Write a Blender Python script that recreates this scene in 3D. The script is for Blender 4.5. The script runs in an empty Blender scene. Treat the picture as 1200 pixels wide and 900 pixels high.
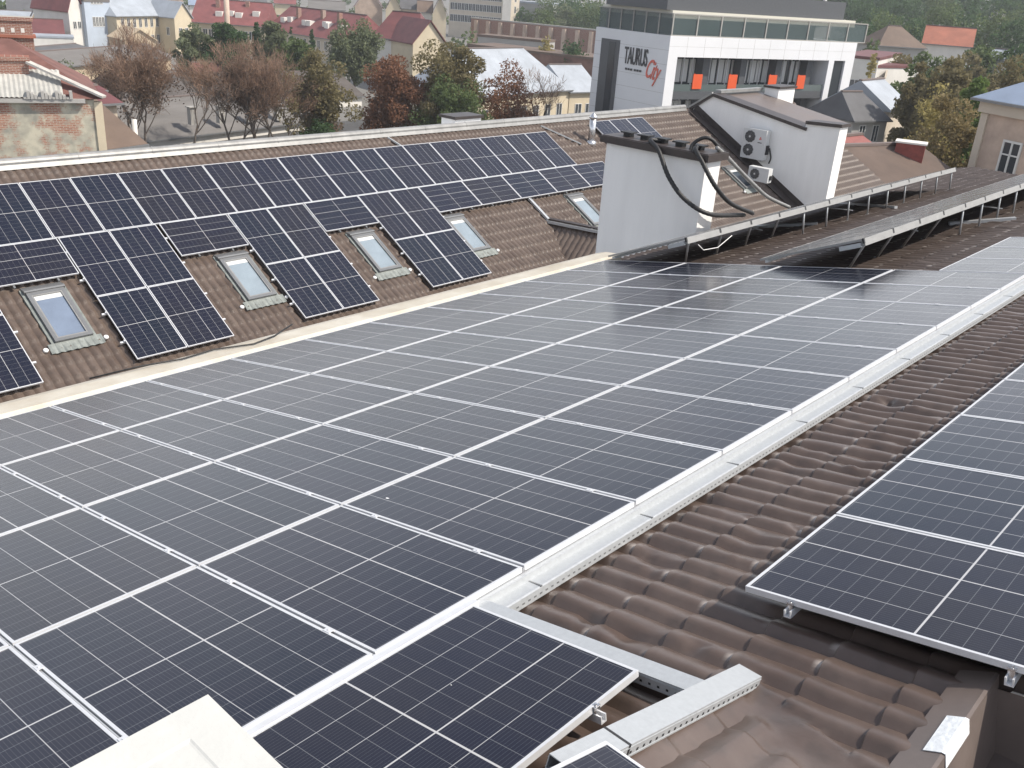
import bpy, math, random
import numpy as np
from mathutils import Matrix, Vector
RAD = math.radians
SC = bpy.context.scene
COL = SC.collection

# ------------------------------------------------------------------ camera
CAM = np.array([2.9536, -2.4518, 3.2236])
ROT = np.array([[0.7315, 0.6787, 0.0655], [0.3163, -0.2527, -0.9144], [-0.6040, 0.6896, -0.3995]])   # right, down, forward
FPX = 1079.75
cd = bpy.data.cameras.new('camera'); cam = bpy.data.objects.new('camera', cd); COL.objects.link(cam)
r_, d_, f_ = [Vector(v) for v in ROT]
f_.normalize(); r_ = (r_ - f_ * r_.dot(f_)).normalized(); d_ = f_.cross(r_)
M = Matrix((r_, -d_, -f_)).transposed().to_4x4(); M.translation = Vector(CAM)
cam.matrix_world = M
cd.sensor_width = 36; cd.sensor_fit = 'HORIZONTAL'; cd.lens = 36 * FPX / 1200
cd.clip_start = 0.05; cd.clip_end = 6000
SC.camera = cam

# ------------------------------------------------------------------ sky, sun, exposure
SUN = Vector((0.57, 0.35, 0.745)).normalized()
w = bpy.data.worlds.new('World'); SC.world = w; w.use_nodes = True
nt = w.node_tree; bg = nt.nodes['Background']; sky = nt.nodes.new('ShaderNodeTexSky')
sky.sky_type = 'NISHITA'; sky.sun_disc = False
sky.sun_elevation = math.asin(SUN.z); sky.sun_rotation = math.atan2(SUN.x, SUN.y)
sky.air_density = 1.0; sky.dust_density = 1.2; sky.ozone_density = 1.0
hs_ = nt.nodes.new('ShaderNodeHueSaturation'); hs_.inputs['Saturation'].default_value = 0.60; nt.links.new(sky.outputs[0], hs_.inputs['Color'])
# broken bright cloud over a hazy sky
tcw = nt.nodes.new('ShaderNodeTexCoord'); mpw = nt.nodes.new('ShaderNodeMapping'); mpw.inputs['Scale'].default_value = (1.0, 1.0, 2.6); nt.links.new(tcw.outputs['Generated'], mpw.inputs[0])
nzw = nt.nodes.new('ShaderNodeTexNoise'); nzw.inputs['Scale'].default_value = 2.1; nzw.inputs['Detail'].default_value = 9; nzw.inputs['Roughness'].default_value = 0.55; nt.links.new(mpw.outputs[0], nzw.inputs['Vector'])
rpw = nt.nodes.new('ShaderNodeMapRange'); rpw.inputs[1].default_value = 0.36; rpw.inputs[2].default_value = 0.66; rpw.inputs[3].default_value = 0.12; rpw.inputs[4].default_value = 0.95; nt.links.new(nzw.outputs[0], rpw.inputs[0])
mxw = nt.nodes.new('ShaderNodeMix'); mxw.data_type = 'RGBA'; sxw = nt.nodes.new('ShaderNodeSeparateXYZ'); nt.links.new(tcw.outputs['Generated'], sxw.inputs[0])
hzw = nt.nodes.new('ShaderNodeMapRange'); hzw.inputs[1].default_value = 0.12; hzw.inputs[2].default_value = 0.55; hzw.inputs[3].default_value = 1.0; hzw.inputs[4].default_value = 0.16; nt.links.new(sxw.outputs[2], hzw.inputs[0])
mlw = nt.nodes.new('ShaderNodeMath'); mlw.operation = 'MULTIPLY'; nt.links.new(rpw.outputs[0], mlw.inputs[0]); nt.links.new(hzw.outputs[0], mlw.inputs[1]); nt.links.new(mlw.outputs[0], mxw.inputs[0]); nt.links.new(hs_.outputs[0], mxw.inputs[6]); mxw.inputs[7].default_value = (8.8, 8.8, 9.1, 1)
nt.links.new(mxw.outputs[2], bg.inputs[0]); bg.inputs[1].default_value = 0.15
sd = bpy.data.lights.new('sun', 'SUN'); so = bpy.data.objects.new('sun', sd); COL.objects.link(so)
sd.energy = 4.3; sd.angle = RAD(0.5); sd.color = (1.0, 0.92, 0.81)
so.rotation_euler = SUN.to_track_quat('Z', 'Y').to_euler(); so.location = (30, 10, 40)
SC.view_settings.view_transform = 'Standard'; SC.view_settings.look = 'None'
SC.view_settings.exposure = 0.34; SC.view_settings.gamma = 1.0; SC.view_settings.use_curve_mapping = False
SC.render.engine = 'CYCLES'
SC.cycles.max_bounces = 6; SC.cycles.volume_bounces = 0
HAZE = 0.0004

# ------------------------------------------------------------------ measuring helpers
def ray(px, py): return ROT.T @ np.array([(px - 600) / FPX, (py - 450) / FPX, 1.0])
def at(px, py, Z):                      # point seen at a photo pixel on the level Z
    d = ray(px, py); return CAM + d * (Z - CAM[2]) / d[2]
def far(px, py, D):                     # point seen at a photo pixel at horizontal distance D
    d = ray(px, py); return CAM + d * D / math.hypot(d[0], d[1])
AL = RAD(12.157); BE = RAD(29.587)      # slopes of the main roof and of the opposite roof
LX, LZ = -19.52, -1.7305
def mp(a, b, o=0.0): return (a * math.cos(AL) - o * math.sin(AL), b, a * math.sin(AL) + o * math.cos(AL))
def lp(s, y, o=0.0): return (LX + s * math.cos(BE) + o * math.sin(BE), y, LZ - s * math.sin(BE) + o * math.cos(BE))
rng = random.Random(7)
ORD = ['zeroth', 'first', 'second', 'third', 'fourth', 'fifth', 'sixth', 'seventh', 'eighth', 'ninth', 'tenth', 'eleventh', 'twelfth',
       'thirteenth', 'fourteenth', 'fifteenth', 'sixteenth', 'seventeenth', 'eighteenth', 'nineteenth', 'twentieth']

# ------------------------------------------------------------------ mesh helpers
class MB:
    def __init__(self): self.v = []; self.f = []; self.uv = {}; self.sm = False
    def quad(self, *p):
        n = len(self.v); self.v += [tuple(map(float, q)) for q in p]; self.f.append(tuple(range(n, n + len(p)))); return self
    def box(self, x0, x1, y0, y1, z0, z1, T=None):
        P = [(x, y, z) for z in (z0, z1) for y in (y0, y1) for x in (x0, x1)]
        if T: P = [T(*q) for q in P]
        n = len(self.v); self.v += [tuple(map(float, q)) for q in P]
        for q in ((0, 2, 3, 1), (4, 5, 7, 6), (0, 1, 5, 4), (2, 6, 7, 3), (0, 4, 6, 2), (1, 3, 7, 5)): self.f.append(tuple(n + i for i in q))
        return self
    def prism(self, poly, h0, h1, T):     # poly in (u,v), T(u,v,h) -> point
        n = len(self.v); k = len(poly)
        self.v += [tuple(map(float, T(u, v, h0))) for u, v in poly] + [tuple(map(float, T(u, v, h1))) for u, v in poly]
        self.f.append(tuple(range(n + k - 1, n - 1, -1))); self.f.append(tuple(range(n + k, n + 2 * k)))
        for i in range(k):
            j = (i + 1) % k; self.f.append((n + i, n + j, n + k + j, n + k + i))
        return self
    def tube(self, path, r, k=8, cap=True):
        path = [Vector(p) for p in path]; rr = r if isinstance(r, (list, tuple)) else [r] * len(path)
        n0 = len(self.v); up = Vector((0.13, 0.21, 1)).normalized()
        for i, p in enumerate(path):
            t = (path[min(i + 1, len(path) - 1)] - path[max(i - 1, 0)]).normalized()
            a = t.cross(up)
            if a.length < 0.05: a = t.cross(Vector((1, 0, 0)))
            a.normalize(); b = t.cross(a)
            for j in range(k):
                g = 2 * math.pi * j / k; self.v.append(tuple(p + (a * math.cos(g) + b * math.sin(g)) * rr[i]))
        for i in range(len(path) - 1):
            for j in range(k):
                q = (j + 1) % k; self.f.append((n0 + i * k + j, n0 + i * k + q, n0 + (i + 1) * k + q, n0 + (i + 1) * k + j))
        if cap:
            self.f.append(tuple(n0 + j for j in range(k - 1, -1, -1))); m = n0 + (len(path) - 1) * k; self.f.append(tuple(m + j for j in range(k)))
        return self
    def bar(self, p, q, wd, ht):          # rectangular bar between two points
        p, q = Vector(p), Vector(q); t = (q - p).normalized(); s = t.cross(Vector((0, 0, 1)))
        if s.length < 0.05: s = t.cross(Vector((0, 1, 0)))
        s.normalize(); u = s.cross(t); L = (q - p).length
        return self.box(0, L, -wd / 2, wd / 2, -ht / 2, ht / 2, lambda x, y, z: p + t * x + s * y + u * z)
    def lathe(self, prof, c=(0, 0, 0), k=16):
        n = len(self.v)
        for r, z in prof:
            for j in range(k):
                g = 2 * math.pi * j / k; self.v.append((c[0] + r * math.cos(g), c[1] + r * math.sin(g), c[2] + z))
        for i in range(len(prof) - 1):
            for j in range(k):
                q = (j + 1) % k; self.f.append((n + i * k + j, n + i * k + q, n + (i + 1) * k + q, n + (i + 1) * k + j))
        self.f.append(tuple(n + j for j in range(k - 1, -1, -1))); m = n + (len(prof) - 1) * k; self.f.append(tuple(m + j for j in range(k)))
        return self
    def mesh(self, name, m, smooth=False):
        me = bpy.data.meshes.new(name); me.from_pydata(self.v, [], self.f); me.materials.append(m)
        if smooth: me.polygons.foreach_set('use_smooth', [True] * len(self.f))
        me.update(); return me
    def build(self, name, m, parent=None, smooth=False, loc=None):
        o = bpy.data.objects.new(name, self.mesh(name, m, smooth)); COL.objects.link(o)
        if parent: o.parent = parent
        if loc is not None: o.location = loc
        return o
def tag(o, label=None, cat=None, group=None, kind=None):
    if label: o['label'] = label
    if cat: o['category'] = cat
    if group: o['group'] = group
    if kind: o['kind'] = kind
    return o
def thing(name, label, cat, loc=(0, 0, 0), rot=(0, 0, 0), group=None):
    o = bpy.data.objects.new(name, None); COL.objects.link(o); o.location = tuple(map(float, loc)); o.rotation_euler = rot
    o.empty_display_size = 0.3
    return tag(o, label, cat, group)
def copy_tree(o, parent=None):
    c = o.copy(); COL.objects.link(c)
    if parent: c.parent = parent
    for ch in [x for x in bpy.data.objects if x.parent == o]: copy_tree(ch, c)
    return c
def mesh_np(name, V, F, m, parent=None, smooth=True):
    me = bpy.data.meshes.new(name); V = np.asarray(V, np.float32); F = np.asarray(F, np.int32)
    me.vertices.add(len(V)); me.vertices.foreach_set('co', V.ravel())
    k = F.shape[1]; me.loops.add(F.size); me.loops.foreach_set('vertex_index', F.ravel())
    me.polygons.add(len(F)); me.polygons.foreach_set('loop_start', np.arange(0, F.size, k, dtype=np.int32))
    me.polygons.foreach_set('use_smooth', np.full(len(F), smooth)); me.update(calc_edges=True); me.validate()
    me.materials.append(m); o = bpy.data.objects.new(name, me); COL.objects.link(o)
    if parent: o.parent = parent
    return o

# ------------------------------------------------------------------ materials
def mat(name, col, rough=0.6, metal=0.0, var=0.0, scale=4.0, bump=0.0, bscale=60.0, col2=None, spec=0.5, alpha=1.0, rvar=0.0, stretch=None, coord='Object', detail=6.0):
    m = bpy.data.materials.new(name); m.use_nodes = True; n = m.node_tree.nodes; L = m.node_tree.links; b = n['Principled BSDF']
    b.inputs['Base Color'].default_value = (*col, 1); b.inputs['Roughness'].default_value = rough; b.inputs['Metallic'].default_value = metal
    b.inputs['Specular IOR Level'].default_value = spec
    tc = n.new('ShaderNodeTexCoord'); src = tc.outputs[coord]
    if stretch:
        mpn = n.new('ShaderNodeMapping'); mpn.inputs['Scale'].default_value = stretch; L.new(src, mpn.inputs[0]); src = mpn.outputs[0]
    if var or col2:
        no = n.new('ShaderNodeTexNoise'); no.inputs['Scale'].default_value = scale; no.inputs['Detail'].default_value = detail; no.inputs['Roughness'].default_value = 0.65
        L.new(src, no.inputs['Vector'])
        rp = n.new('ShaderNodeValToRGB'); rp.color_ramp.elements[0].position = 0.32; rp.color_ramp.elements[1].position = 0.7
        c2 = col2 or tuple(min(1, c * (1 + var)) for c in col); c1 = col if col2 else tuple(c * (1 - var) for c in col)
        rp.color_ramp.elements[0].color = (*c1, 1); rp.color_ramp.elements[1].color = (*c2, 1)
        L.new(no.outputs[0], rp.inputs[0]); L.new(rp.outputs[0], b.inputs['Base Color'])
        if rvar:
            mr = n.new('ShaderNodeMapRange'); mr.inputs[3].default_value = rough - rvar; mr.inputs[4].default_value = rough + rvar
            L.new(no.outputs[0], mr.inputs[0]); L.new(mr.outputs[0], b.inputs['Roughness'])
    if bump:
        nb = n.new('ShaderNodeTexNoise'); nb.inputs['Scale'].default_value = bscale; nb.inputs['Detail'].default_value = 5; L.new(src, nb.inputs['Vector'])
        bp = n.new('ShaderNodeBump'); bp.inputs['Strength'].default_value = bump; bp.inputs['Distance'].default_value = 0.02
        L.new(nb.outputs[0], bp.inputs['Height']); L.new(bp.outputs[0], b.inputs['Normal'])
    return m

def node_math(nt, op, a, b=None, c=None):
    n = nt.nodes.new('ShaderNodeMath'); n.operation = op
    for i, x in enumerate((a, b, c)):
        if x is None: continue
        if isinstance(x, (int, float)): n.inputs[i].default_value = x
        else: nt.links.new(x, n.inputs[i])
    return n.outputs[0]

def cell_material(name='solar_cells', dust=(0.0, 0.016)):
    m = bpy.data.materials.new(name); m.use_nodes = True; nt = m.node_tree; n = nt.nodes; L = nt.links; b = n['Principled BSDF']
    tc = n.new('ShaderNodeTexCoord'); sx = n.new('ShaderNodeSeparateXYZ'); L.new(tc.outputs['Object'], sx.inputs[0]); X, Y = sx.outputs[0], sx.outputs[1]
    def line(v, pitch, off, wd):          # 1 on lines of width wd every pitch
        t = node_math(nt, 'ADD', v, off + 100 * pitch); t = node_math(nt, 'MODULO', t, pitch); t = node_math(nt, 'SUBTRACT', t, pitch / 2)
        t = node_math(nt, 'ABSOLUTE', t); return node_math(nt, 'GREATER_THAN', t, pitch / 2 - wd / 2)
    def single(v, c, wd):
        t = node_math(nt, 'SUBTRACT', v, c); t = node_math(nt, 'ABSOLUTE', t); return node_math(nt, 'LESS_THAN', t, wd / 2)
    CY = 0.2245                            # column width (five columns), lines at y = .112 + k*CY
    cols = line(Y, CY, -0.1123, 0.0045)
    half = line(X, 0.1098, 0.0, 0.0028)
    bus = line(Y, CY / 11, -0.1123, 0.0011)
    br = node_math(nt, 'MAXIMUM', single(X, 0, 0.011), single(Y, 0.1123, 0.009))
    # cell colour with a faint difference from module to module and from cell to cell
    oi = n.new('ShaderNodeObjectInfo')
    ns = n.new('ShaderNodeTexNoise'); ns.inputs['Scale'].default_value = 1.3; ns.inputs['Detail'].default_value = 3; L.new(tc.outputs['Object'], ns.inputs['Vector'])
    rp = n.new('ShaderNodeValToRGB'); rp.color_ramp.elements[0].color = (0.003, 0.0075, 0.019, 1); rp.color_ramp.elements[1].color = (0.009, 0.009, 0.017, 1); el_ = rp.color_ramp.elements.new(0.5); el_.color = (0.005, 0.0065, 0.020, 1)
    t = node_math(nt, 'MULTIPLY_ADD', oi.outputs['Random'], 0.8, ns.outputs[0]); t = node_math(nt, 'SUBTRACT', t, 0.4); L.new(t, rp.inputs[0])
    def mix(fac, c, prev):
        mx = n.new('ShaderNodeMix'); mx.data_type = 'RGBA'; L.new(fac, mx.inputs[0]); L.new(prev, mx.inputs[6]); mx.inputs[7].default_value = (*c, 1); return mx.outputs[2]
    col = mix(bus, (0.075, 0.077, 0.087), rp.outputs[0]); col = mix(half, (0.13, 0.135, 0.148), col); col = mix(cols, (0.34, 0.345, 0.355), col); col = mix(br, (0.44, 0.44, 0.45), col)
    # thin dust film, heavier in places
    nd = n.new('ShaderNodeTexNoise'); nd.inputs['Scale'].default_value = 2.2; nd.inputs['Detail'].default_value = 8; nd.inputs['Roughness'].default_value = 0.7
    gm = n.new('ShaderNodeNewGeometry'); L.new(gm.outputs['Position'], nd.inputs['Vector'])
    df = n.new('ShaderNodeMapRange'); df.inputs[1].default_value = 0.35; df.inputs[2].default_value = 0.8; df.inputs[3].default_value = dust[0]; df.inputs[4].default_value = dust[1]
    L.new(nd.outputs[0], df.inputs[0]); col = mix(df.outputs[0], (0.42, 0.40, 0.37), col)
    L.new(col, b.inputs['Base Color']); b.inputs['Roughness'].default_value = 0.5; b.inputs['Specular IOR Level'].default_value = 0.08
    b.inputs['Coat Weight'].default_value = 1.0; b.inputs['Coat IOR'].default_value = 1.32
    cr = n.new('ShaderNodeMapRange'); cr.inputs[3].default_value = 0.10; cr.inputs[4].default_value = 0.24; L.new(nd.outputs[0], cr.inputs[0]); L.new(cr.outputs[0], b.inputs['Coat Roughness'])
    return m

def tile_material(name, c1, c2, spots=True, rough=0.45):
    m = mat(name, c1, rough, 0.0, col2=c2, scale=1.6, bump=0.12, bscale=14.0, rvar=0.10, coord='Object', detail=10.0)
    nt = m.node_tree; n = nt.nodes; L = nt.links; b = n['Principled BSDF']; prev = b.inputs['Base Color'].links[0].from_socket
    tc = n.new('ShaderNodeTexCoord')
    def layer(scale, lo, hi, c, amt, prev, detail=4):
        s = n.new('ShaderNodeTexNoise'); s.inputs['Scale'].default_value = scale; s.inputs['Detail'].default_value = detail; L.new(tc.outputs['Object'], s.inputs['Vector'])
        r = n.new('ShaderNodeMapRange'); r.inputs[1].default_value = lo; r.inputs[2].default_value = hi; r.inputs[4].default_value = amt; L.new(s.outputs[0], r.inputs[0])
        mx = n.new('ShaderNodeMix'); mx.data_type = 'RGBA'; L.new(r.outputs[0], mx.inputs[0]); L.new(prev, mx.inputs[6]); mx.inputs[7].default_value = (*c, 1); return mx.outputs[2]
    if spots:
        at_ = n.new('ShaderNodeAttribute'); at_.attribute_name = 'painted_glint'; mx = n.new('ShaderNodeMix'); mx.data_type = 'RGBA'; L.new(at_.outputs['Fac'], mx.inputs[0]); L.new(prev, mx.inputs[6]); mx.inputs[7].default_value = (0.44, 0.40, 0.37, 1); prev = mx.outputs[2]   # glints put into the colour of the tile edges, as bare metal
        prev = layer(7, 0.52, 0.75, (0.055, 0.045, 0.04), 0.55, prev)     # grime
        prev = layer(150, 0.72, 0.77, (0.30, 0.27, 0.24), 0.3, prev)
    L.new(prev, b.inputs['Base Color']); return m

M_ = {}
M_['alu'] = mat('anodised_aluminium', (0.66, 0.67, 0.69), 0.45, 0.35, var=0.06, scale=9)
M_['galv'] = mat('galvanised_steel', (0.45, 0.47, 0.485), 0.42, 0.35, var=0.07, scale=30, bump=0.05, bscale=40, rvar=0.12)
M_['dark_metal'] = mat('dark_metal', (0.03, 0.03, 0.032), 0.5, 0.3)
M_['back'] = mat('panel_backsheet', (0.05, 0.05, 0.055), 0.6)
M_['cells'] = cell_material(); M_['cells_dusty'] = cell_material('dusty_solar_cells', (0.22, 0.5)); M_['alu_mid'] = mat('grey_rail_aluminium', (0.42, 0.43, 0.45), 0.45, 0.3); M_['alu_dull'] = mat('dull_aluminium', (0.30, 0.30, 0.295), 0.5, 0.3, var=0.1)
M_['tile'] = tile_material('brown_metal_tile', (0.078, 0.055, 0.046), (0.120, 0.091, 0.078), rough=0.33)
M_['tile2'] = tile_material('darker_brown_metal_tile', (0.058, 0.042, 0.036), (0.090, 0.069, 0.060), rough=0.6)  # darker tile colour for the roof beyond the main array
M_['ltile'] = tile_material('brown_metal_tile_far', (0.082, 0.059, 0.047), (0.122, 0.092, 0.075), rough=0.5)
M_['flash'] = mat('brown_sheet_metal', (0.140, 0.113, 0.101), 0.42, 0, var=0.15, scale=2.5, bump=0.25, bscale=6, rvar=0.12)
M_['cream'] = mat('cream_painted_metal', (0.40, 0.35, 0.27), 0.5, 0, col2=(0.56, 0.53, 0.46), scale=1.5, bump=0.1)
M_['ridge'] = mat('grey_ridge_metal', (0.26, 0.26, 0.255), 0.45, 0.3, var=0.18, scale=3)
M_['white'] = mat('white_render', (0.80, 0.795, 0.78), 0.85, 0, var=0.05, scale=0.8, bump=0.08, bscale=50, stretch=(2.2, 2.2, 0.35))
M_['cap'] = mat('dark_brown_flashing', (0.045, 0.036, 0.034), 0.45, 0, var=0.2, scale=5)
M_['rubber'] = mat('black_rubber', (0.014, 0.014, 0.015), 0.5, bump=0.3, bscale=90)
M_['glass'] = mat('window_glass', (0.05, 0.065, 0.08), 0.06, 0, spec=0.8)
M_['blind'] = mat('roof_window_pane', (0.24, 0.29, 0.33), 0.05, 0, spec=0.9, var=0.12, scale=1.4)
M_['wframe'] = mat('grey_window_frame', (0.19, 0.195, 0.20), 0.42, 0.4, var=0.08)
M_['lead'] = mat('grey_green_flashing', (0.20, 0.22, 0.21), 0.6, 0.2, var=0.25, scale=9)
M_['slab'] = mat('pale_painted_concrete', (0.50, 0.505, 0.485), 0.75, 0, var=0.05, scale=6, bump=0.07, bscale=45)
M_['ac'] = mat('pale_grey_enamel', (0.56, 0.57, 0.57), 0.45)
M_['plastic_white'] = mat('white_plastic', (0.8, 0.8, 0.79), 0.4)
M_['steel'] = mat('stainless_steel', (0.62, 0.62, 0.63), 0.25, 0.9, var=0.08, scale=6)
M_['red'] = mat('red_mark', (0.55, 0.05, 0.04), 0.5)
M_['ink'] = mat('dark_lettering', (0.045, 0.045, 0.05), 0.5)
M_['coral'] = mat('coral_lettering', (0.60, 0.13, 0.09), 0.5)
M_['orange'] = mat('orange_board', (0.62, 0.085, 0.018), 0.55)
M_['paper'] = mat('white_tape', (0.72, 0.75, 0.77), 0.45, bump=0.4, bscale=25)

# ------------------------------------------------------------------ solar panel prototype (long side along x)
PLX, PLY, PTH = 1.812, 1.134, 0.035
def panel_meshes(frm='alu', cel='cells'):
    fr = MB(); hx, hy, t = PLX / 2, PLY / 2, 0.017
    for (x0, x1, y0, y1) in ((-hx, hx, -hy, -hy + t), (-hx, hx, hy - t, hy), (-hx, -hx + t, -hy + t, hy - t), (hx - t, hx, -hy + t, hy - t)):
        fr.box(x0, x1, y0, y1, -PTH, 0)
    gl = MB(); gl.quad((-hx + t, -hy + t, -0.003), (hx - t, -hy + t, -0.003), (hx - t, hy - t, -0.003), (-hx + t, hy - t, -0.003))
    bk = MB(); bk.quad((-hx + t, -hy + t, -0.009), (-hx + t, hy - t, -0.009), (hx - t, hy - t, -0.009), (hx - t, -hy + t, -0.009))
    for k in (-0.45, 0, 0.45): bk.box(k - 0.04, k + 0.04, -0.04, 0.04, -0.028, -0.0092)
    return fr.mesh('frame', M_[frm]), gl.mesh('glass_face', M_[cel]), bk.mesh('back_sheet', M_['back'])
PMESH = panel_meshes(); RMESH = panel_meshes('alu_dull', 'cells_dusty')
def panel(label, loc, rot, group, meshes=None):
    t = thing('solar_panel', label, 'solar panel', loc, rot, group)
    for nm, me in zip(('frame', 'glass_face', 'back_sheet'), meshes or PMESH):
        o = bpy.data.objects.new(nm, me); COL.objects.link(o); o.parent = t
    return t

# ------------------------------------------------------------------ metal tile sheets
def tile_z(b, a, amp=0.039, step=0.018, b0=0.1625, a0=0.19, wp=0.1985, sp=0.39):
    t = np.mod((b - b0) / wp, 1.0); t = np.where(t < 0.34, 0.5 * t / 0.34, 0.5 + 0.5 * (t - 0.34) / 0.66); wv = np.power(0.5 - 0.5 * np.cos(2 * np.pi * t), 0.55)
    s = np.mod((a - a0) / sp, 1.0)
    st = (1 - s); jump = np.clip(s / 0.025, 0, 1)
    st = st * jump
    return amp * wv + step * st * (0.55 + 0.45 * wv)
def vnoise(x, y, seed):
    r = np.random.RandomState(seed); G = r.rand(256, 256); xi = np.floor(x).astype(int); yi = np.floor(y).astype(int); fx = x - xi; fy = y - yi
    fx = fx * fx * (3 - 2 * fx); fy = fy * fy * (3 - 2 * fy)
    g = lambda i, j: G[i % 256, j % 256]
    return (g(xi, yi) * (1 - fx) + g(xi + 1, yi) * fx) * (1 - fy) + (g(xi, yi + 1) * (1 - fx) + g(xi + 1, yi + 1) * fx) * fy
def steps_grid(a_lo, a_hi, a0, sp, n):     # samples clustered at the steps
    out = []; k = math.floor((a_lo - a0) / sp)
    while a0 + k * sp < a_hi:
        base = a0 + k * sp
        for s in [0.0, 0.025] + [0.025 + 0.975 * (i + 1) / n for i in range(n - 1)]: out.append(base + s * sp)
        k += 1
    out = np.array([x for x in out if a_lo <= x <= a_hi]); return np.concatenate([[a_lo], out, [a_hi]]) if len(out) else np.array([a_lo, a_hi])
def grid_mesh(name, A, Bv, P, m, parent, keep=None):
    na, nb = len(A), len(Bv); idx = np.arange(na * nb).reshape(na, nb)
    F = np.stack([idx[:-1, :-1], idx[1:, :-1], idx[1:, 1:], idx[:-1, 1:]], -1).reshape(-1, 4)
    if keep is not None:
        ac = (A[:-1, None] + A[1:, None]) / 2 + 0 * Bv[None, :-1]; bc = (Bv[None, :-1] + Bv[None, 1:]) / 2 + 0 * A[:-1, None]
        F = F[keep(ac.ravel(), bc.ravel())]
    o = mesh_np(name, P, F, m, parent); o.data.set_sharp_from_angle(angle=RAD(38)); return o

# ================================================================== SETTING: ground
GZ = -15.0
gm_ = mat('dusty_ground', (0.13, 0.125, 0.115), 0.95, 0, col2=(0.20, 0.19, 0.175), scale=0.05, bump=0.1)
def hill(x, y):
    # low town in the valley, wooded hill rising to the north-east
    d = np.hypot(x - CAM[0], y - CAM[1]); az = np.degrees(np.arctan2(x - CAM[0], y - CAM[1]))    # azimuth, 0 = +Y, negative = to the left
    k = np.clip((az + 36) / 16, 0, 1); k = k * k * (3 - 2 * k)
    r = np.clip((d - 150) / 330, 0, 1); r = r * r * (3 - 2 * r)
    k2 = np.clip((d - 420) / 500, 0, 1)
    return GZ + k * r * 26 + k2 * 6
gx = np.concatenate([np.linspace(-3000, -700, 12)[:-1], np.linspace(-700, 300, 90), np.linspace(300, 3000, 12)[1:]])
gy = np.concatenate([np.linspace(-3000, -200, 10)[:-1], np.linspace(-200, 800, 90), np.linspace(800, 3000, 12)[1:]])
GX, GY = np.meshgrid(gx, gy, indexing='ij')
gp = np.stack([GX, GY, hill(GX, GY)], -1).reshape(-1, 3); ii = np.arange(GX.size).reshape(GX.shape)
gr = mesh_np('ground', gp, np.stack([ii[:-1, :-1], ii[1:, :-1], ii[1:, 1:], ii[:-1, 1:]], -1).reshape(-1, 4), gm_); tag(gr, kind='structure')
asph = mat('asphalt', (0.065, 0.064, 0.063), 0.9, 0, var=0.25, scale=0.6)
sb = MB()
p0, p1 = at(120, 176, GZ), at(420, 148, GZ); dv = (p1 - p0); dv /= np.linalg.norm(dv); nv = np.array([-dv[1], dv[0], 0])
for s0, s1 in ((-90, 120),):
    sb.quad(*[tuple(p0 + dv * s + nv * o + np.array([0, 0, 0.02])) for s, o in ((s0, -4.5), (s1, -4.5), (s1, 4.0), (s0, 4.0))])
tag(sb.build('street', asph), kind='structure')

# ================================================================== the near building with its tiled roof
home = thing('roofed_building', 'near building with a low brown metal tile roof carrying the big panel array', 'building')
B_END = 33.2
def near_keep(a, b): return ~((a > 2.435) & (b < 1.72)) & (b > -3)
A1 = steps_grid(-7.9, 7.0, 0.19, 0.39, 9); B1 = np.arange(-3.0, 11.9, 0.1985 / 12)
def near_surface(A, Bv, bump_amp, seed):
    a, b = np.meshgrid(A, Bv, indexing='ij')
    z = -0.205 + tile_z(b, a)
    n = vnoise(a * 3.1 + 50, b * 3.1 + 50, seed) - 0.5; n2 = vnoise(a * 8 + 20, b * 8 + 20, seed + 1) - 0.5
    dent = np.clip(vnoise(a * 2.6 + 90, b * 4.2 + 70, seed + 2) - 0.62, 0, 1) ** 1.0
    if bump_amp > 0.9:                      # kicked-in dents with sharp creases
        dr = np.random.RandomState(77)
        for _ in range(130):
            ca_, cb_ = dr.uniform(0.15, 2.5), dr.uniform(0.7, 9.5); ra, rb = dr.uniform(0.06, 0.14), dr.uniform(0.05, 0.11); th = dr.uniform(0, 3.14)
            da, db = a - ca_, b - cb_; u_ = da * math.cos(th) + db * math.sin(th); v_ = -da * math.sin(th) + db * math.cos(th)
            z = z + dr.choice([-0.036, -0.024, 0.014]) * np.clip(1 - np.abs(u_) / ra - np.abs(v_) / rb, 0, 1)
    z = z + bump_amp * (0.010 * n + 0.006 * n2) - bump_amp * 0.085 * dent * (0.4 + vnoise(a * 9, b * 9 + 30, seed + 3))
    return a, b, z
a, b, o = near_surface(A1, B1, 1.0, 11)
x = a * math.cos(AL) - o * math.sin(AL); z = a * math.sin(AL) + o * math.cos(AL)
# saddle piece by the camera: a second slope falling away from the camera, with a smooth valley sheet between
q2 = 0.225 - 0.31 * (b - 0.7) + 0.042 * np.power(0.5 - 0.5 * np.cos(2 * np.pi * (x - 1.47) / 0.1985), 0.62) + 0.016 * np.mod((b + 0.15) / 0.39, 1.0) - 0.028 * np.clip(vnoise(x * 6 + 11, b * 4 + 70, 9) - 0.6, 0, 1) + 0.014 * (vnoise(x * 5 + 40, b * 5 + 40, 5) - 0.5)
side = np.clip((x - 1.40) / 0.04, 0, 1)
flat_main = a * math.sin(AL) - 0.185 * math.cos(AL) + 0.02 * (vnoise(a * 4 + 10, b * 4 + 10, 6) - 0.5)
v_off = (b - (0.657 - 0.2155 * x) / 0.31)            # distance past the valley line
sheet = np.clip(1 - (v_off - 0.14 + 0.07 * np.sin(x * 5)) / 0.04, 0, 1) * side
zm = z * (1 - sheet) + (flat_main + 0.018) * sheet
q2s = 0.24 - 0.31 * (b - 0.7); wq = np.clip((-v_off - 0.06) / 0.05, 0, 1); q2 = q2 * wq + q2s * (1 - wq)
kk = 0.05; hh = np.clip(0.5 + 0.5 * (zm - q2) / kk, 0, 1); zmx = zm * hh + q2 * (1 - hh) + kk * hh * (1 - hh)
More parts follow.
